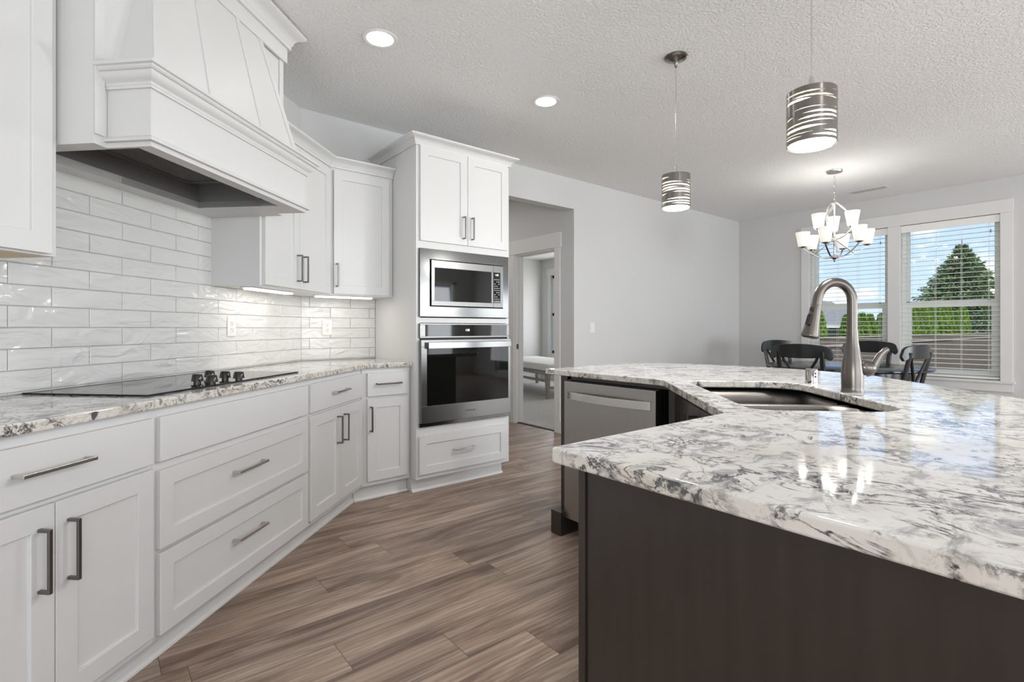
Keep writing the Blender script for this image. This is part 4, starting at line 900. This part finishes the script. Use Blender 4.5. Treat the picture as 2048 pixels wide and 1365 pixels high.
CX, CY = 5.80, 2.00
ch = thing('chandelier', 'satin nickel nine-light chandelier with frosted cone glass shades over dining table', 'chandelier', (CX, CY, 0), 0)
MB().lathe([(.074, CZ), (.074, CZ - .010), (.068, CZ - .022), (.02, CZ - .028), (.006, CZ - .030)], 36).build('canopy', 'silver', ch, smooth=True, angle=40)
zt = 2.42; zl = CZ - .028; links = []; cn = MB(); k = 0
while zl > zt + .02:
    Lk = .040; pts = []
    for i in range(13):
        t = 2 * math.pi * i / 12; x = .0085 * math.sin(t); zz = zl - Lk / 2 + (Lk / 2) * math.cos(t); pts.append((x, 0, zz) if k % 2 else (0, x, zz))
    cn.tube(pts, .0019, 6, cap=False); zl -= Lk * .80; k += 1
cn.build('chain', 'silver', ch, smooth=True)
MB().lathe([(.007, zt + .03), (.009, zt + .012), (.030, zt + .006), (.030, zt - .006), (.012, zt - .012), (.0075, zt - .02), (.0075, 2.07), (.022, 2.065), (.026, 2.05), (.026, 2.03), (.010, 2.022), (.0085, 2.02), (.0085, 1.895), (.030, 1.888), (.038, 1.875), (.038, 1.862), (.018, 1.854), (.010, 1.845), (.012, 1.835), (.004, 1.822), (.001, 1.82)], 28).build('centre_column', 'silver', ch, smooth=True, angle=40)
def ribbon(b, pts, w, th=.004):
    n = len(pts); vs = []
    for i, p in enumerate(pts):
        p = Vector(p); d = (Vector(pts[min(i + 1, n - 1)]) - Vector(pts[max(i - 1, 0)])).normalized(); r = Vector((p.x, p.y, 0)); r = r.normalized() if r.length > 1e-5 else Vector((1, 0, 0))
        tq = Vector((-r.y, r.x, 0)); nn = tq.cross(d).normalized()
        for a_, c_ in ((-w / 2, -th / 2), (w / 2, -th / 2), (w / 2, th / 2), (-w / 2, th / 2)): vs.append(p + tq * a_ + nn * c_)
    fs = [(0, 1, 2, 3), (4 * n - 1, 4 * n - 2, 4 * n - 3, 4 * n - 4)]
    for i in range(n - 1):
        for k in range(4): l = (k + 1) % 4; fs.append((i * 4 + k, i * 4 + l, i * 4 + 4 + l, i * 4 + 4 + k))
    return b.add(vs, fs)
cup_mesh = None
def cup(r, th, z):
    x, y = r * math.cos(th), r * math.sin(th)
    h = MB().lathe([(.010, -.012), (.030, -.004), (.036, .004), (.030, .008), (.001, .008)], 20, (x, y, z)).build('cup_holder', 'silver', ch, smooth=True, angle=40)
    s = MB().lathe([(.034, .004), (.040, .010), (.0635, .150)], 32, (x, y, z), cap=False).build('glass_shade', 'cup', ch, smooth=True)
    so = s.modifiers.new('thick', 'SOLIDIFY'); so.thickness = .003
    MB().lathe([(.001, .095), (.018, .085), (.022, .06), (.014, .03), (.012, .01)], 14, (x, y, z)).build('bulb', 'bulb', s, smooth=True)
for i in range(6):
    th = R(184 + 60 * i); r = .285; pts = []
    for j in range(11):
        u = j / 10; rr_ = .03 + (r - .03) * u; zz = 1.872 - .010 * math.sin(math.pi * min(u * 1.6, 1)) + .105 * u ** 2.4; pts.append((rr_ * math.cos(th), rr_ * math.sin(th), zz))
    ribbon(MB(), pts, .014, .006).build('lower_arm', 'silver', ch); cup(r, th, 1.985)
for i in range(3):
    th = R(264 + 120 * i); r = .165; pts = []
    for j in range(9):
        u = j / 8; rr_ = .02 + (r - .02) * u; pts.append((rr_ * math.cos(th), rr_ * math.sin(th), 2.048 + .095 * u ** 1.9))
    ribbon(MB(), pts, .014, .006).build('upper_arm', 'silver', ch); cup(r, th, 2.155)
    pts = []
    for j in range(13):       # wide strap bowing out from the top collar to the upper cups
        u = j / 12; a_ = th + R(60); rr_ = .025 + .115 * math.sin(math.pi * (u * .62)) ; pts.append((rr_ * math.cos(a_ - R(60) * u), rr_ * math.sin(a_ - R(60) * u), zt - .26 * u ** 1.15))
    ribbon(MB(), pts, .026, .004).build('strap', 'silver', ch)
    th2 = th + R(60); pts = [((.02 + .20 * u) * math.cos(th2), (.02 + .20 * u) * math.sin(th2), 2.04 - .135 * u) for u in (0, .2, .4, .6, .8, 1)]
    ribbon(MB(), pts, .014, .006).build('brace', 'silver', ch)
for i in range(9):
    a_, r_, z_ = (R(184 + 60 * i), .285, 2.155) if i < 6 else (R(264 + 120 * i), .165, 2.325)
    lamp('chandelier_glow', 'POINT', (CX + r_ * math.cos(a_), CY + r_ * math.sin(a_), z_), (0, 0, 0), .75, (1, .985, .96), .03)

# ---------------------------------------------------------------- dining set
tbx, tby = 6.25, 2.05
dt = thing('dining_table', 'round black lacquered dining table below the chandelier', 'table', (tbx, tby, 0), 0)
MB().lathe([(.70, .722), (.742, .728), (.752, .738), (.750, .750), (.742, .755), (.001, .755)], 96).build('tabletop', 'chair', dt, smooth=True, angle=35)
MB().lathe([(.60, .64), (.60, .724), (.58, .724), (.58, .64)], 64, cap=False).build('apron', 'chair', dt, smooth=True, angle=35)
MB().lathe([(.05, .66), (.07, .60), (.055, .52), (.085, .42), (.10, .34), (.075, .24), (.11, .16), (.11, .12), (.001, .12)], 32).build('pedestal', 'chair', dt, smooth=True, angle=40)
for i in range(4):
    a_ = R(45 + 90 * i); MB().tube([(.06 * math.cos(a_), .06 * math.sin(a_), .19), (.25 * math.cos(a_), .25 * math.sin(a_), .14), (.46 * math.cos(a_), .46 * math.sin(a_), .03)], [.045, .038, .03], 10).build('foot', 'chair', dt, smooth=True)
def make_chair(label):
    c = thing('dining_chair', label, 'chair', (0, 0, 0), 0, None)     # faces +y, origin under the seat centre
    MB().prism(fillet([(-.23, .21), (.23, .21), (.20, -.20), (-.20, -.20)], .04, 5), .44, .47).build('seat', 'chair', c, .006)
    MB().box(-.19, .19, .165, .185, .38, .44).box(-.19, .19, -.185, -.165, .38, .44).box(-.195, -.175, -.17, .17, .38, .44).box(.175, .195, -.17, .17, .38, .44).build('seat_rail', 'chair', c)
    for s in (-1, 1):
        MB().tube([(s * .195, .175, .44), (s * .20, .18, .25), (s * .205, .185, 0)], [.022, .019, .014], 10).build('leg', 'chair', c, smooth=True)
        MB().tube([(s * .20, -.27, 0), (s * .195, -.20, .22), (s * .19, -.185, .44), (s * .192, -.205, .62), (s * .195, -.245, .80), (s * .197, -.275, .93)], [.016, .02, .022, .023, .024, .020], 10, flat=(1, .8)).build('rear_leg', 'chair', c, smooth=True)
        pts = []
        for i in range(9):
            u = i / 8; pts.append((s * (.165 - .150 * math.sin(u * math.pi / 2) ** 1.3 + (.0 if u < 1 else 0)), -.268 + .055 * u, .895 - .33 * u))
        ribbon(MB(), pts, .03, .016) if False else MB().tube(pts, .013, 8).build('splat', 'chair', c, smooth=True)
    MB().tube([(-.19, -.205, .565), (0, -.208, .560), (.19, -.205, .565)], .013, 8).build('lower_rail', 'chair', c, smooth=True)
    # crest: curved board with scrolled ends
    W2 = .285; top = []; bot = []; n = 26
    for i in range(n + 1):
        u = -1 + 2 * i / n; x = W2 * u; e = abs(u)
        zt_ = 1.005 - .030 * e ** 2 ; zb_ = .868 + .022 * e ** 2
        if e > .74: f = (e - .74) / .26; zb_ = .880 - .028 * math.sin(f * math.pi * .62); zt_ -= .040 * f ** 2.4
        if e > .965: m_ = (zt_ + zb_) / 2; g = (e - .965) / .035; zt_ = zt_ + (m_ - zt_) * g * .8; zb_ = zb_ + (m_ - zb_) * g * .8
        top.append((x, zt_)); bot.append((x, zb_))
    vs = []
    for i in range(n + 1):
        x = top[i][0]; yb = -.290 + .055 * (x / W2) ** 2
        for y_ in (yb - .013, yb + .013):
            vs += [(x, y_ + (0), bot[i][1]), (x, y_, top[i][1])]
    fs = [(0, 1, 3, 2), (4 * n, 4 * n + 2, 4 * n + 3, 4 * n + 1)]
    for i in range(n):
        a = 4 * i; fs += [(a, a + 4, a + 5, a + 1), (a + 2, a + 3, a + 7, a + 6), (a + 1, a + 5, a + 7, a + 3), (a, a + 2, a + 6, a + 4)]
    MB().add(vs, fs).build('crest_rail', 'chair', c, .006, 3)
    return c
def put_chair(c, cx, cy, fx, fy):
    """crest centre at cx,cy, facing fx,fy"""
    f = Vector((fx, fy)).normalized(); o = Vector((cx, cy)) + f * .288
    c.location = (o.x, o.y, 0); c.rotation_euler = (0, 0, math.atan2(f.y, f.x) - math.pi / 2)
chairs = [((5.20, 2.10), (1, .0), 'black dining chair nearest the island, curved crest seen left of the faucet'),
          ((7.10, 2.07), (-1, 0), 'black dining chair beyond the table, its crest behind the faucet and before the window'),
          ((5.90, 1.31), (.15, .985), 'black dining chair at the right of the table, turned nearly side-on'),
          ((6.78, 3.02), (-.30, -.95), 'black dining chair in the far corner, mostly hidden behind the nearest chair')]
c0 = make_chair(chairs[0][2])
for i, (p, f, lab) in enumerate(chairs):
    c = c0 if i == 0 else copy_tree(c0); put_chair(c, *p, *f); c['label'] = lab; c['group'] = 'black dining chairs'

# ---------------------------------------------------------------- bedroom bench seen through the door
bd = thing('bed_frame', 'weathered wood daybed frame standing in the room beyond the hall', 'bed', (0, 0, 0), 0)
p1, p2 = Vector((5.67, 6.12)), Vector((5.90, 7.00)); u_ = (p2 - p1).normalized(); rot = math.atan2(u_.y, u_.x)
bd.location = (p1.x, p1.y, 0); bd.rotation_euler = (0, 0, rot)
BL, BW = 2.3, 1.0
for x, y in ((.03, -.03), (BL, -.03), (.03, -BW), (BL, -BW)): MB().add([(x - .045, y - .03, .40), (x + .045, y - .03, .40), (x + .045, y + .03, .40), (x - .045, y + .03, .40), (x - .03, y - .02, 0), (x + .03, y - .02, 0), (x + .03, y + .02, 0), (x - .03, y + .02, 0)], [(0, 1, 2, 3), (4, 7, 6, 5), (0, 4, 5, 1), (1, 5, 6, 2), (2, 6, 7, 3), (3, 7, 4, 0)]).build('leg', 'greywood', bd, .003)
MB().box(0, BL + .03, -.05, .0, .39, .445).box(0, BL + .03, -BW - .03, -BW + .02, .39, .445).box(0, .05, -BW, 0, .39, .445).box(BL - .02, BL + .03, -BW, 0, .39, .445).build('rail', 'greywood', bd, .003)
MB().box(.05, BL, -.045, -.015, .27, .31).box(.015, .045, -BW, -.03, .16, .20).build('stretcher', 'greywood', bd, .002)
box(.02, BL + .01, -BW - .02, -.01, .40, .44).build('slat_base', 'greywood', bd)
mt_ = box(0, BL + .02, -BW - .02, -.005, 0, .125).build('mattress', 'cushion', None, .035, 4); mt_.location = (p1.x, p1.y, .446); mt_.rotation_euler = (0, 0, rot)
tag(mt_, 'thick white mattress pad lying on the wooden daybed frame', 'mattress')
lamp('daylight_fill_bedroom', 'AREA', (7.86, 5.65, 1.5), (86, 0, 90), 26, (1, .99, .97), 1.4, 1.6)  # fill lamp added at an unseen, invented bedroom window
lamp('hall_fill', 'AREA', (3.1, 5.2, CZ - .02), (0, 0, 0), 5, (1, .96, .92), .3)  # unseen lamp added to brighten the hall
lamp('daylight_fill_bedroom', 'AREA', (7.86, 7.90, 1.46), (90, 0, 90), 16, (1, .99, .97), .96, 1.7)
lamp('fill_right', 'AREA', (7.36, -2.45, 1.1), (94, 0, 90), 56, (.93, .97, 1), 2.2, 1.4)  # added fill at an invented slider, lights range and tower from the right

# ---------------------------------------------------------------- outside
struct(MB().box(7.7, 90, -40, 90, -1.0, -.85).build('ground', 'grass'))
fn = thing('garden_fence', 'brown board fence with pale top rail beyond the dining windows', 'fence', (0, 5.0, 0), 0)
b = MB(); x = 8.3
while x < 36:
    b.box(x, x + .138, 0, .02, -.85, .905 + random.uniform(-.006, .006)); x += .143
b.build('fence_boards', 'fence', fn); box(8.3, 36, -.045, -.005, .70, .745).build('rail', 'fencecap', fn); 
box(8.3, 36, -.03, .05, .91, .94).build('cap_board', 'fencecap', fn)
i = 0
for xx in range(9, 36, 3): box(xx, xx + .09, .025, .10, -.85, .93).build('post', 'fencecap', fn)

def leafy(name, n, fn_, size, m, seed, parent=None):
    rnd = random.Random(seed); vs = []; fs = []
    for i in range(n):
        p, sc, d = fn_(rnd); a = Vector((rnd.gauss(0, 1), rnd.gauss(0, 1), rnd.gauss(0, .6))).normalized() if d is None else (Vector(d) + Vector((rnd.gauss(0, .35), rnd.gauss(0, .35), rnd.gauss(0, .3)))).normalized()
        bb_ = a.cross(Vector((rnd.gauss(0, 1), rnd.gauss(0, 1), rnd.gauss(0, 1)))).normalized(); L = size * sc * rnd.uniform(.6, 1.3); w = L * .32; k = len(vs); p = Vector(p)
        vs += [p, p + a * L * .5 + bb_ * w, p + a * L, p + a * L * .5 - bb_ * w]; fs.append((k, k + 1, k + 2, k + 3))
    b = MB(); b.v = [tuple(v) for v in vs]; b.f = fs; return b.build(name, m, parent)
def arb(rnd):
    h = rnd.random() ** .8; r = .38 * (1 - h) ** .55 * (.75 + .3 * rnd.random()) + .02; a = rnd.uniform(0, 6.283); r *= 1 + .12 * math.sin(a * 7 + h * 9)
    return (r * math.cos(a), r * math.sin(a), .05 + 2.75 * h), .8 + .4 * rnd.random(), (math.cos(a) * .5, math.sin(a) * .5, 1.1)
h0 = thing('arborvitae', 'narrow green arborvitae in the hedge row behind the fence', 'shrub', (0, 0, 0), 0, 'arborvitae hedge behind the fence')
leafy('foliage', 9000, arb, .10, 'hedge', 5, h0); MB().lathe([(.05, 0), (.03, 2.4)], 8).build('stem', 'bark', h0)
x = 18.7; spots = []
while x < 36: spots.append((x, 6.1 + random.uniform(-.08, .08), (.86 + (x - 18.6) * .013) * random.uniform(.94, 1.05))); x += random.uniform(.76, .86)
spots += [(16.45, 6.1, .88), (17.35, 6.2, .52)]
for k, (x, y, s_) in enumerate(spots):
    h = h0 if k == 0 else copy_tree(h0); h.location = (x, y, -.85); h.scale = (.92, .92, s_); h.rotation_euler = (0, 0, random.uniform(0, 6.28))
def fir(rnd):
    h = rnd.random() ** 1.15; R0 = 5.0 * (1 - h) ** 1.02 + .06; nb = 13; a = rnd.randrange(nb) * 6.283 / nb + math.floor(h * 26) * 1.7 + rnd.gauss(0, .17)
    u = rnd.random() ** .65; lay = math.floor(h * 26) / 26; r = R0 * u * (.86 + .22 * math.sin(a * 5 + lay * 90)); z = lay * 6.6 + .3 - .10 * r + .22 * u * u + rnd.gauss(0, .07)
    return (r * math.cos(a), r * math.sin(a), z), .7 + .5 * rnd.random(), (math.cos(a), math.sin(a), -.15)
ft = thing('fir_tree', 'tall dark green conifer seen through the right dining window', 'tree', (43.4, 7.6, -.85), 0)
leafy('foliage', 60000, fir, .17, 'fir', 9, ft); MB().lathe([(.20, 0), (.14, 3), (.02, 7.3)], 10).build('trunk', 'bark', ft, smooth=True); ft.scale = (1.05, 1.05, 1.06)
nh = thing('neighbour_house', 'neighbouring house with grey shingle roof behind the hedge', 'house', (20, 9.0, -.85), 0)
box(-9, 9.5, 0, 3, 0, 2.2).build('wall', 'siding', nh)
MB().add([(-9.6, -.5, 2.15), (10, -.5, 2.15), (10, 1.5, 3.42), (-9.6, 1.5, 3.42), (10, 3.5, 2.15), (-9.6, 3.5, 2.15), (-9.6, -.5, 2.05), (10, -.5, 2.05), (10, 3.5, 2.05), (-9.6, 3.5, 2.05)], [(0, 1, 2, 3), (3, 2, 4, 5), (6, 7, 1, 0), (8, 9, 5, 4), (1, 7, 8, 4, 2), (6, 0, 3, 5, 9), (6, 9, 8, 7)]).build('roof', 'roof', nh)
MB().box(-9.6, 10, -.62, -.5, 2.03, 2.15).build('gutter', 'vinyl', nh)
